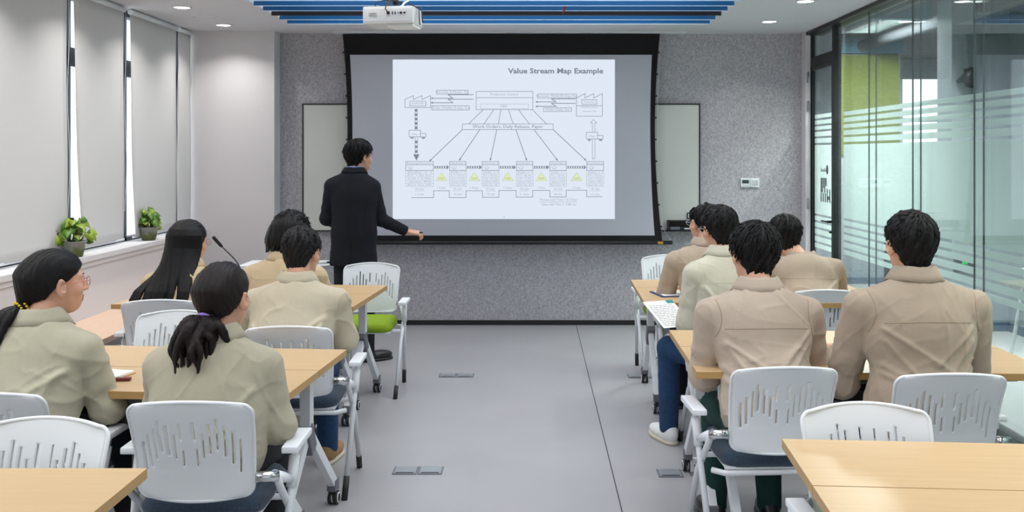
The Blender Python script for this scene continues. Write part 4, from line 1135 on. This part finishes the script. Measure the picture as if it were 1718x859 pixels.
    for i in (0, 1):
        x, y, z = An[i]; sd = -1 if i == 0 else 1; dv = g.get('feet', [(sd*.12, 1), (sd*.12, 1)])[i]; L_ = math.hypot(*dv); dx, dy = dv[0]/L_, dv[1]/L_
        def shoe(P):
            q = np.stack([(P[:, 0]-x)*dy-(P[:, 1]-y)*dx, (P[:, 0]-x)*dx+(P[:, 1]-y)*dy, P[:, 2]], 1)
            d = ell(q, (0, .085, .040), (.046, .115, .040)); d = smin(d, ell(q, (0, -.015, .052), (.040, .055, .052)), .03)
            d = smin(d, cone(q, (0, 0, .05), (0, -.005, .088), .040, .044), .02)
            return smax(d, .016-q[:, 2], .006)
        def sole(P):
            q = np.stack([(P[:, 0]-x)*dy-(P[:, 1]-y)*dx, (P[:, 0]-x)*dx+(P[:, 1]-y)*dy, P[:, 2]], 1)
            q2 = q*V3(1, 1, 0)
            d = smin(ell(q2, (0, .092, 0), (.050, .112, .05)), ell(q2, (0, -.01, 0), (.042, .062, .05)), .03)
            return smax(smax(d, q[:, 2]-.022, .004), .001-q[:, 2], .004)
        bl, bh = (x-.25, y-.25, -.01), (x+.25, y+.25, .16)
        so = link('shoe', net(shoe, bl, bh, .0065, 'shoe'), M[shoes], o)
        link('sole', net(sole, bl, bh, .0065, 'sole'), M['sole' if shoes != 'shoe_black' else 'shoe_black'], so)
    # ------------- hair
    ZM = {'short': [-.100, -.090, -.020, .004, .036, .070], 'crop': [-.092, -.080, -.012, .008, .040, .074], 'bald': [-.075, -.066, -.012, .006, .05, .16], 'bob': [-.125, -.125, -.11, -.05, .03, .06], 'pony': [-.07, -.05, -.005, .012, .034, .066], 'long': [-.13, -.13, -.12, -.08, .02, .06]}[hair]
    vol = {'short': (.101, .116, .104), 'crop': (.093, .110, .098), 'bald': (.087, .105, .089), 'bob': (.103, .122, .108), 'pony': (.086, .107, .094), 'long': (.090, .112, .098)}[hair]
    cr = V3(0.012, -.060, .125)
    extra = []
    if hair == 'bob':
        for a in np.linspace(-205, 25, 26):
            t = math.radians(a); x, y = math.cos(t), math.sin(t)
            jx = r.randn()*.006
            extra.append(([(x*.045, -.016+y*.06, .10), (x*.088, -.016+y*.106, .04), (x*.098+jx, -.016+y*.112, -.04), (x*.090+jx, -.020+y*.105, -.105-.018*r.rand())], [.02, .024, .022, .006]))
    locks = []
    def W(p): return hc+R@V3(*p)
    if hair == 'pony':
        tie = g.get('tie', (0, -.122, -.03)); tw = W(tie); tail = tucked or [(0, -.03, -.06), (0, -.03, -.14), (0, -.02, -.22)]
        NK = 26 if g.get('bush', 0) > .04 else 18
        for k in range(NK):
            a = 2.399*k; rr = g.get('bush', .024)*(.35+.65*r.rand()); ox_, oy_ = rr*math.cos(a), rr*math.sin(a)
            pts = [tw+V3(ox_*.3, oy_*.3, 0)]; rs = [.010]
            for j, q in enumerate(tail):
                sp_ = [1.0, 1.45, 1.3, 1.0][min(j, 3)]; wob = r.randn(3)*.006*g.get('curl', 1)
                pts.append(tw+V3(q[0]+ox_*sp_+wob[0], q[1]+oy_*sp_*.8+wob[1], q[2]+wob[2])); rs.append([.014, .016, .011, .004][min(j+(4-len(tail)), 3)])
            locks.append((pts, rs))
    if hair == 'long':
        for k, a in enumerate(np.linspace(-200, 10, 30)):
            t = math.radians(a); x, y = math.cos(t), math.sin(t); j = r.randn()*.006
            p0 = W((x*.03, -.03+y*.04, .108)); p1 = W((x*.080, -.016+y*.098, .05)); p2 = W((x*.088, -.018+y*.105, -.04))
            u = k/29.
            xb = hc[0]+(-.22+.30*u)+r.randn()*.010; yb = py+lean-.150-.015*math.sin(u*math.pi)+r.randn()*.004
            p3 = V3(.55*p2[0]+.45*xb, .45*p2[1]+.55*(yb+.0), hc[2]-.16); p4 = V3(xb, yb-.010, hc[2]-.27); p5 = V3(xb-.006+r.randn()*.008, yb-.028, hc[2]-.37-.03*r.rand())
            locks.append(([p0, p1, p2, p3, p4, p5], [.015, .020, .019, .014, .010, .003]))
    def hairf(P):
        q = (P-hc)@R
        tz = np.clip((.03-q[:, 2])/.09, 0, 1) if hair in ('short', 'crop', 'bald') else 0
        d = ell(np.stack([q[:, 0]*(1+.17*tz), q[:, 1], q[:, 2]], 1), (0, -.016, .036), vol)
        if hair in ('short', 'crop', 'bald', 'pony'): d = smin(d, cone(q, (0, -.036, .0), (0, -.029, -.10), .070, .052 if hair != 'pony' else .050), .035)
        zl = np.interp(q[:, 1], [-.12, -.05, -.02, .02, .05, .09], ZM).astype(np.float32)
        az = np.arctan2(q[:, 0]-cr[0], q[:, 1]-cr[1]); dist = np.linalg.norm(q-cr, axis=1)
        if hair == 'bald':
            d = smax(d, -(ell(q, (0.0, .03, .12), (.056, .085, .04))), .01)
        st = np.sin(az*37+6*np.sin(dist*25+seed)+2*np.sin(az*5))*.0013+np.sin(az*13+9*np.sin(dist*18)+seed)*.0026+np.sin(az*6+dist*30+seed)*.0022
        if hair in ('pony', 'long', 'bob'):
            st = np.sin(q[:, 0]*420+8*np.sin(q[:, 2]*14)+q[:, 1]*120)*.0011+np.sin(q[:, 0]*150+q[:, 2]*20)*.0018
        if hair == 'short': st = st*1.35
        e = np.maximum(zl-q[:, 2], 0)
        d = smax(d+st, (zl-q[:, 2])*.8+.0015*np.sin(q[:, 0]*300), .010)
        # open the ear
        if hair in ('short', 'crop', 'bald', 'pony'): d = smax(d, -ell(np.stack([np.abs(q[:, 0]), q[:, 1], q[:, 2]], 1), (.094, .004, -.016), (.034, .024, .034)), .006)
        for pts, rs in extra:
            d = smin(d, sweep_f(q, pts, rs)+np.sin(q[:, 0]*300+q[:, 1]*300+q[:, 2]*25)*.0014, .008)
        if extra: d = smax(d, -cone(q, (0, .03, -.03), (0, .14, -.03), .074, .088), .008)
        if hair == 'pony':
            t_ = tie; d = smin(d, cone(q, (0, -.085, .02), tuple(t_), .060, .014)+np.sin(q[:, 0]*330)*.001, .03)
        for i_, (pts, rs) in enumerate(locks):
            m = np.ones(len(P), bool)
            d = smin(d, sweep_f(P, pts, rs)+np.sin(P[:, 0]*520+P[:, 1]*260+i_+P[:, 2]*20)*.0009, .005)
        if hair == 'long': d = smax(d, -cone(q, (0, .03, -.03), (0, .14, -.03), .070, .085), .008)
        # eyebrows
        d = np.minimum(d, cone(np.stack([np.abs(q[:, 0]), q[:, 1], q[:, 2]], 1), (.016, .0905, .031), (.045, .076, .031), .0032, .0020))
        return d
    lp = [p for l_ in locks for p in l_[0]]
    lo = hc-.16; hi = hc+.16
    if lp: lo = np.minimum(lo, np.array(lp).min(0)-.03); hi = np.maximum(hi, np.array(lp).max(0)+.03)
    hm = net(hairf, lo, hi, .0034, 'hair')
    ho = link('hair', hm, M[hairm], o)
    if hair in ('short', 'crop', 'bald', 'bob'):
        kp = None
        if hair == 'bald': kp = lambda p: not (p.z > .10 and p.y > -.05 and abs(p.x) < .06)
        n_ = {'short': 700, 'crop': 600, 'bald': 420, 'bob': 420}[hair]
        zz = ZM if hair != 'bob' else [-.04, -.04, -.03, .0, .04, .07]
        tm = tufts(None, tuple(float(t) for t in hc), R, n_, seed, (vol[0]+.001, vol[1]+.001, vol[2]+.001), zz, crown=tuple(float(t) for t in cr), ln=(.018, .036) if hair != 'crop' else (.012, .024), keep=kp)
        tm.build('hair_tuft', M[hairm], ho, fix=False)
    if hair == 'pony':
        tn = (V3(*tail[0])); nrm = Vector([float(t) for t in tn]).normalized(); q = nrm.to_track_quat('Z', 'Y').to_matrix().to_4x4(); q.translation = Vector([float(t) for t in tw])
        tm = MB()
        if g.get('beads'):
            tm.lathe([(.017, -.012), (.021, -.006), (.021, .006), (.017, .012)], 20, mtx=q)
            b2 = MB()
            for k in range(26):
                a = 2*math.pi*k/13+.2*(k > 12); z = -.009 if k < 13 else .009
                b2.lathe([(.0001, -.0048), (.0034, -.0034), (.0048, 0), (.0034, .0034), (.0001, .0048)], 8, cap=False, mtx=q @ Matrix.Translation((.0235*math.cos(a), .0235*math.sin(a), z)))
            t1 = tm.build('hair_tie', M['hair'], o); b2.build('beads', M['yellow'], t1)
        else:
            tm.lathe([(.017, -.008), (.022, -.007), (.024, 0), (.022, .007), (.017, .008), (.0165, 0)], 24, cap=False, mtx=q); tm.build('hair_tie', M['purple'], o)
    if glasses:
        gm = MB()
        for sx in (-1, 1):
            gm.tube([HW(sx*.034+.021*math.cos(t), .102, .004+.017*math.sin(t)) for t in [2*math.pi*k/20 for k in range(21)]], .0013, 6, caps=False)
            gm.tube([HW(sx*.055, .101, .008), HW(sx*.074, .085, .008), HW(sx*.083, .02, .006), HW(sx*.084, -.012, -.002)], .0014, 6)
        gm.tube([HW(-.013, .103, .008), HW(0, .106, .011), HW(.013, .103, .008)], .0013, 6)
        gm.build('glasses', M[glasses], o)
    return o
def pz(px, py, Y): return ((px-890)*Y/F_PX, EYE-(py-260)*Y/F_PX)
# ------------------------------------------------------------------ the people
khaki = cloth('jacket_khaki', srgb(171, 164, 144)); khaki2 = cloth('jacket_khaki_light', srgb(176, 171, 150))
beige = cloth('jacket_beige', srgb(180, 164, 148)); beige2 = cloth('jacket_tan', srgb(174, 157, 137)); beige3 = cloth('jacket_taupe', srgb(165, 149, 131))
pale = cloth('jacket_cream', srgb(197, 193, 174)); sand = cloth('jacket_sand', srgb(191, 180, 157)); ochre = cloth('jacket_warm_sand', srgb(195, 174, 140))
ptail = dict(bush=.066, curl=1.9, tie=(0, -.118, -.045))
person('woman with bushy ponytail and purple hair tie, seated at left by the aisle', (-1.10, 3.20, 0), 0, H=1.215, lean=.06, side=.0, shw=.175, head=(-16, 2, 0), hoff=(.02, .02), jacket=khaki, yoke=0, male=False,
       hair='pony', hairm='hair_brown', seed=11, standing=ptail, tucked=[(0, -.025, -.035), (-.01, -.04, -.09), (-.01, -.04, -.165)], bulk=1.05,
       arms=[((-.215, .10, .70), (-.10, .30, .775)), ((.215, .02, .66), (.10, .27, .76))])
person('woman with low ponytail tied by yellow beads, wearing glasses, seated by window side', (-1.79, 3.30, 0), -6, H=1.245, lean=.10, side=.0, shw=.18, head=(-42, 0, 0), hoff=(.03, .03), jacket=khaki2, yoke=0, male=False,
       hair='pony', hairm='hair', seed=12, glasses='wire', standing=dict(bush=.036, curl=.7, beads=1, tie=(0, -.115, -.075)), tucked=[(-.03, -.045, -.03), (-.065, -.085, -.10), (-.075, -.10, -.19)],
       arms=[((-.25, .10, .70), (-.08, .36, .775)), ((.235, .10, .68), (.05, .33, .775))])
person('woman with long loose black hair and glasses, seated at the left front table', (-1.98, 5.20, 0), 0, H=1.215, lean=.10, side=.02, head=(-35, -4, 0), hoff=(.0, .03), jacket=ochre, yoke=0, male=False, hair='long', seed=13, glasses='wire')
person('woman with dark bob hair in sand jacket, seated in front of short-haired man', (-1.42, 5.18, 0), 0, H=1.255, lean=.12, side=.02, head=(-15, -14, 6), hoff=(.02, .05), jacket=ochre, yoke=1, male=False, hair='bob', seed=14)
person('short-haired man in sand jacket, seated at the left before the middle table', (-1.175, 4.46, 0), 0, H=1.225, lean=.15, side=.02, shw=.20, head=(-18, -12, -4), hoff=(.01, .05), jacket=sand, yoke=0, hair='crop', hairm='hair_grey', seed=15, bulk=1.05, trousers='denim', shoes='shoe_tan',
       arms=[((-.245, .16, .70), (-.14, .42, .775)), ((.245, .14, .68), (.17, .40, .775))])
person('balding man with glasses in tan jacket, seated at the right front table', (1.10, 5.54, 0), 6, H=1.30, lean=.12, side=-.02, shw=.20, head=(22, -4, 0), hoff=(.0, .04), jacket=beige2, yoke=1, hair='bald', seed=16, glasses='lens',
       arms=[((-.27, .14, .72), (-.20, .30, .775)), ((.25, .14, .72), (.10, .40, .775))])
person('slim man in cream jacket and blue jeans holding papers, seated at the aisle', (1.08, 4.93, 0), 14, H=1.315, lean=.09, side=-.03, shw=.175, head=(8, -6, 0), hoff=(-.01, .02), jacket=pale, yoke=1, hair='crop', seed=17, trousers='denim', shoes='shoe_white', bulk=.98, glasses='lens',
       arms=[((-.235, .06, .70), (-.16, .27, .72)), ((.24, .1, .72), (.04, .29, .73))], knees=[(-.24, .30, .52), (.02, .37, .50)])
person('broad-haired man in beige jacket with elbows spread, seated centre right', (.93, 3.66, 0), 2, H=1.305, lean=.14, side=.0, shw=.20, head=(12, -8, 6), hoff=(0, .05), jacket=beige, yoke=2, hair='short', seed=18, trousers='trouser_green', bulk=1.0,
       arms=[((-.215, .12, .70), (-.14, .36, .775)), ((.235, .12, .72), (.14, .36, .775))])
person('stooping man in taupe jacket beside the glass door at the right front', (1.66, 5.52, 0), -4, H=1.205, lean=.22, side=.0, shw=.195, head=(10, -16, -6), hoff=(-.08, .07), jacket=beige3, yoke=1, hair='short', seed=19, shrug=.04, bulk=1.02)
person('man in brown-beige jacket nearest the glass wall, seated squarely', (1.47, 3.56, 0), 0, H=1.370, lean=.06, side=.02, shw=.215, head=(8, 0, 0), hoff=(-.01, .01), jacket=beige3, yoke=2, hair='crop', seed=20, bulk=1.10, shrug=-.01,
       arms=[((-.235, .10, .70), (-.17, .36, .775)), ((.265, .06, .70), (.16, .34, .775))])
# presenter: built straight in his own frame, seen from behind, turned to the screen
pr = dict(pelvis=(0, 0, .93), neck=(-.005, .015, 1.445), sh=[(-.170, .0, 1.405), (.140, .03, 1.395)], ankles=[(-.09, -.02, .09), (.10, .06, .09)], feet=[(-.1, 1), (.75, .5)],
          hands=[((.5, .8, -.2), (0, 0, -1), -1, False), ((1, .15, -.12), (0, .3, -1), 1, True)],
          suit=dict(hem=.755, hemc=(-.005, .0), hemr=(.182, .130)), tr=.88)
man = person('man in dark suit standing before the screen, pointing with his right hand', (-1.355, 7.10, 0), 0, H=1.705, lean=.0, shw=.16, head=(-48, -2, 0), hoff=(.035, .02), jacket=M['suit'], yoke=0, hair='short', seed=21,
       trousers='trouser_dark', shoes='shoe_black', standing=pr, knees=[(-.095, .0, .50), (.10, .03, .50)], bulk=.93, wf=.004,
       arms=[((-.215, .02, 1.11), (-.10, .20, 1.03)), ((.195, .06, 1.10), (.388, .16, .995))])
MB().tube([(.475, .17, .985), (.525, .19, .985)], .006, 8).build('held_pointer', M['black'], man) if False else None
q = thing('laser_pointer', 'small black pointer held in the presenter\'s right hand', 'pointer', (-1.355+.458, 7.10+.165, .985), 0)
MB().tube([(-.03, 0, 0), (.045, .01, .004)], .0065, 10).build('barrel', M['black'], q)
MB().tube([(.045, .01, .004), (.055, .0115, .0045)], .0045, 10).build('tip', M['steel'], q)
# shirt collar of the presenter
MB().lathe([(.0585, -.01), (.0600, .02), (.0605, .05), (.0585, .051), (.0565, .02)], 36, c=(-.003, .024, 1.462), cap=False).build('shirt_collar', M['shirt'], man, True)
# ------------------------------------------------------------------ small things
def pothos(loc, label, seed, n, spread):
    rnd = random.Random(seed)
    t = thing('potted_pothos', label, 'potted plant', loc)
    p = MB().lathe([(.050, 0), (.052, .004), (.062, .055), (.070, .095), (.078, .097), (.079, .105), (.074, .107), (.070, .100), (.066, .085)], 28)
    pm = M['pot'].copy() if 'mossy' not in M else M['mossy']
    if 'mossy' not in M:
        M['mossy'] = pm; nt = pm.node_tree; N = nt.nodes; L = nt.links
        tc = N.new('ShaderNodeTexCoord'); sp = N.new('ShaderNodeSeparateXYZ'); L.new(tc.outputs['Object'], sp.inputs[0])
        nz = N.new('ShaderNodeTexNoise'); nz.inputs['Scale'].default_value = 30; L.new(tc.outputs['Object'], nz.inputs[0])
        ad = N.new('ShaderNodeMath'); ad.operation = 'MULTIPLY_ADD'; ad.inputs[1].default_value = .06; L.new(nz.outputs[0], ad.inputs[0]); L.new(sp.outputs['Z'], ad.inputs[2])
        cr_ = N.new('ShaderNodeValToRGB'); cr_.color_ramp.elements[0].position = .03; cr_.color_ramp.elements[0].color = srgb(62, 68, 28); cr_.color_ramp.elements[1].position = .11; cr_.color_ramp.elements[1].color = srgb(135, 138, 132)
        e = cr_.color_ramp.elements.new(.075); e.color = srgb(92, 98, 48)
        L.new(ad.outputs[0], cr_.inputs[0]); L.new(cr_.outputs[0], N['Principled BSDF'].inputs['Base Color'])
    p.build('pot', pm, t)
    MB().lathe([(.0001, .09), (.068, .088)], 24, cap=False).build('soil', M['soil'], t)
    st = MB(); lf = MB()
    for k in range(n):
        a = rnd.uniform(0, 2*math.pi); h = rnd.uniform(.03, .15); rr = rnd.uniform(.02, spread)*(1.0 if h < .11 else .6)
        droop = -rnd.uniform(.0, .05) if rr > spread*.7 else 0
        b = Vector((.03*math.cos(a), .03*math.sin(a), .09)); e = Vector((rr*math.cos(a)*.55, rr*math.sin(a), .10+h+droop))
        if e.x < -.075: e.x = -.075
        m_ = (b+e)/2+Vector((0, 0, .03)); st.tube([b, m_, e], [.0022, .0018, .0014], 6)
        # heart-shaped leaf
        s = rnd.uniform(.026, .042); d = Vector((math.cos(a)*.5+.25, math.sin(a)*1.0, -rnd.uniform(.1, .9))).normalized()
        nrm = (Vector((.75, -.55, .55))+Vector((rnd.gauss(0, .35), rnd.gauss(0, .35), rnd.gauss(0, .3)))).normalized(); nrm = (nrm-d*nrm.dot(d)).normalized(); w = d.cross(nrm)
        prof = [(-.15, .0), (-.30, .28), (-.22, .62), (.15, .78), (.62, .62), (1.05, .34), (1.45, 0)]
        mi = 1 if rnd.random() < .38 else 0
        mid = [lf.bm.verts.new(e+d*s*x-nrm*s*(.10*x*x)) for x, y in prof]; mid[0].co = e+d*s*.02
        for sg in (-1, 1):
            ed = [lf.bm.verts.new(e+d*s*x+w*sg*s*y+nrm*s*(.20*y-.10*x*x)) for x, y in prof]
            for i in range(len(prof)-1):
                try:
                    f = lf.bm.faces.new((mid[i], mid[i+1], ed[i+1], ed[i]) if sg > 0 else (ed[i], ed[i+1], mid[i+1], mid[i])); f.material_index = mi; f.smooth = True
                except ValueError: pass
    st.build('stems', M['stem'], t)
    o = lf.build('foliage', [M['leaf'], M['leaf2']], t, fix=False); s_ = o.modifiers.new('t', 'SOLIDIFY'); s_.thickness = .0008
    return t
pothos((-3.045, 6.17, .92), 'trailing pothos in a mossy grey pot, the larger and nearer on the sill', 5, 46, .17)
pothos((-3.045, 7.37, .92), 'compact pothos in a mossy pot, the farther one on the sill', 8, 52, .13)

# gooseneck microphone on the left front table
mc = thing('gooseneck_microphone', 'black gooseneck microphone on a wedge base on the left front table', 'microphone', (-1.97, 6.06, .75))
w_ = MB().box(-.07, .07, -.05, .05, 0, .028, bev=.006); w_.build('base', M['black'], mc)
P0 = [(.06, .0, .025), (.075, 0, .07), (.068, 0, .105), (.03, 0, .165), (-.03, 0, .225), (-.055, 0, .25)]
MB().tube([spline(P0, [1]*6, 22)[0][k] for k in range(22)], .0042, 8).build('gooseneck', M['black'], mc)
MB().tube([(-.052, 0, .247), (-.062, 0, .257), (-.105, 0, .305), (-.113, 0, .313)], [.007, .0105, .0115, .009], 12).build('microphone_head', M['black_fabric'], mc)
MB().tube([(-.06, .0, .012), (-.12, .03, .006), (-.16, .0, .005), (-.10, -.06, .005), (.0, -.08, .005)], .003, 8).build('cable', M['black'], mc)

# lectern desk
lc = thing('lectern', 'pale grey presenter desk with cut corner between seated man and presenter', 'lectern', (-1.95, 7.35, 0))
MB().poly([(-.32, -.2, .715), (.33, -.2, .715), (.40, -.12, .715), (.42, .2, .715), (-.32, .2, .715)], thick=(0, 0, .025)).build('desk_top', M['white_plastic'], lc)
MB().box(-.26, .22, -.10, .14, .03, .715, bev=.006).build('pedestal', M['panel_grey'], lc)
MB().box(-.30, .30, -.18, .18, 0, .03, bev=.004).build('foot_plate', M['white_metal'], lc)
gm_ = thing('marker_pen', 'pen with green cap lying on the pale presenter desk', 'marker', (-1.66, 7.30, .749), .1)
MB().tube([(-.08, 0, 0), (.05, 0, 0)], .0085, 10).build('barrel', M['white_plastic'], gm_)
MB().tube([(-.12, 0, 0), (-.08, 0, 0)], .0095, 10).build('cap', mat('cap_green', srgb(30, 140, 110), .4), gm_)
tag(MB().box(-1.62, -1.55, 7.33, 7.37, .740, .753, bev=.003).build('presentation_remote', M['black']), 'little black remote near the corner of the presenter desk', 'remote')

# notebook, pen case, clipboard, papers
nbk = thing('open_notebook', 'open cream notebook by the elbow of the woman with yellow beads', 'notebook', (-1.625, 3.545, .7505), math.radians(-14))
MB().box(-.105, .075, -.07, .07, 0, .003, bev=.001).build('cover', mat('notebook_cover', srgb(205, 150, 90), .6), nbk)
MB().box(-.10, .070, -.066, .066, .003, .012, bev=.002).build('pages', M['paper'], nbk)
pc = thing('pen_case', 'small dark red pen case beside the open notebook', 'pen case', (-1.555, 3.475, .7505), math.radians(6))
MB().box(-.05, .05, -.012, .012, 0, .012, bev=.004).build('case_body', mat('maroon', srgb(110, 40, 45), .4), pc)
MB().box(-.05, .02, -.002, .002, .012, .0135).build('zip', M['steel'], pc)
cb_ = thing('clipboard', 'blue clipboard with white sheet on the right front table', 'clipboard', (.835, 5.62, .7505), math.radians(12))
MB().box(-.075, .12, -.10, .12, 0, .006, bev=.002).build('board', mat('clip_blue', srgb(40, 62, 120), .45), cb_)
MB().box(-.055, .11, -.09, .105, .006, .008).build('sheet', M['paper'], cb_)
MB().box(.0, .06, .10, .118, .006, .014, bev=.002).build('clip', M['steel'], cb_)
pn = thing('ballpoint_pen', 'dark pen lying on the blue clipboard', 'pen', (.86, 5.66, .763), math.radians(50))
MB().tube([(-.05, 0, 0), (.05, 0, 0)], .004, 8).build('barrel', M['black'], pn); MB().tube([(.05, 0, 0), (.062, 0, 0)], [.004, .001], 8).build('tip', M['steel'], pn)
pp = thing('paper_sheets', 'printed white sheets with teal corner held by the cream-jacketed man', 'papers', (.765, 5.14, .715), math.radians(22))
m_ = Matrix.Rotation(math.radians(24), 4, 'X')
MB().box(-.095, .095, -.13, .13, 0, .0025, mtx=m_).build('sheet', M['paper'], pp)
MB().box(.05, .095, .10, .13, .0026, .0034, mtx=m_).build('teal_corner', mat('teal_print', srgb(30, 140, 140), .6), pp)
ln = MB(); rr_ = random.Random(2)
for k in range(13):
    y = -.11+k*.016; x = -.08
    while x < .07:
        w2 = rr_.uniform(.008, .03); ln.box(x, min(.08, x+w2), y, y+.0035, .0026, .0031, mtx=m_); x += w2+.006
ln.build('printed_lines', M['ink'], pp)

# floor boxes
M['lid'] = mat('satin_lid', srgb(158, 163, 168), .3, metal=.35)
def floor_box(x, y, label, open_=False):
    t = thing('floor_box', label, 'floor socket', (x, y, 0), 0, 'metal floor sockets')
    MB().box(-.062, .062, -.058, .058, 0, .003, bev=.001).build('frame', M['grey_plastic'], t)
    MB().box(-.054, .054, -.05, .05, .003, .0055, bev=.001).build('lid', M['lid'], t)
    MB().box(-.045, .045, -.046, -.036, .0055, .0065).build('latch', M['black'], t)
    return t
floor_box(-.632, 4.68, 'steel floor socket near the viewer in the aisle, left of the pair')
floor_box(-.505, 4.68, 'steel floor socket near the viewer in the aisle, right of the pair')
floor_box(-.60, 6.70, 'dark steel floor socket far up the aisle, left of the pair')
floor_box(-.472, 6.70, 'dark steel floor socket far up the aisle, right of the pair')
floor_box(.70, 4.64, 'steel floor socket beside the white sneakers')
floor_box(.765, 6.68, 'steel floor socket under the right front table, aisle side')
floor_box(.91, 6.68, 'steel floor socket under the right front table, wall side')
ob = thing('floor_box', 'opened floor socket with raised white outlets by the sneakers', 'floor socket', (.86, 4.66, 0), 0, 'metal floor sockets')
MB().box(-.062, .062, -.058, .058, 0, .004, bev=.001).build('frame', M['steel'], ob)
ot = MB().box(-.055, .055, -.01, .05, .004, .06, bev=.003); ot.build('outlet_block', M['white_plastic'], ob)
sl = MB()
for dx in (-.028, .028):
    sl.box(dx-.008, dx-.005, -.012, -.0095, .03, .042); sl.box(dx+.005, dx+.008, -.012, -.0095, .03, .042); sl.box(dx-.002, dx+.002, -.012, -.0095, .015, .022)
sl.build('outlet_slots', M['black'], ob)
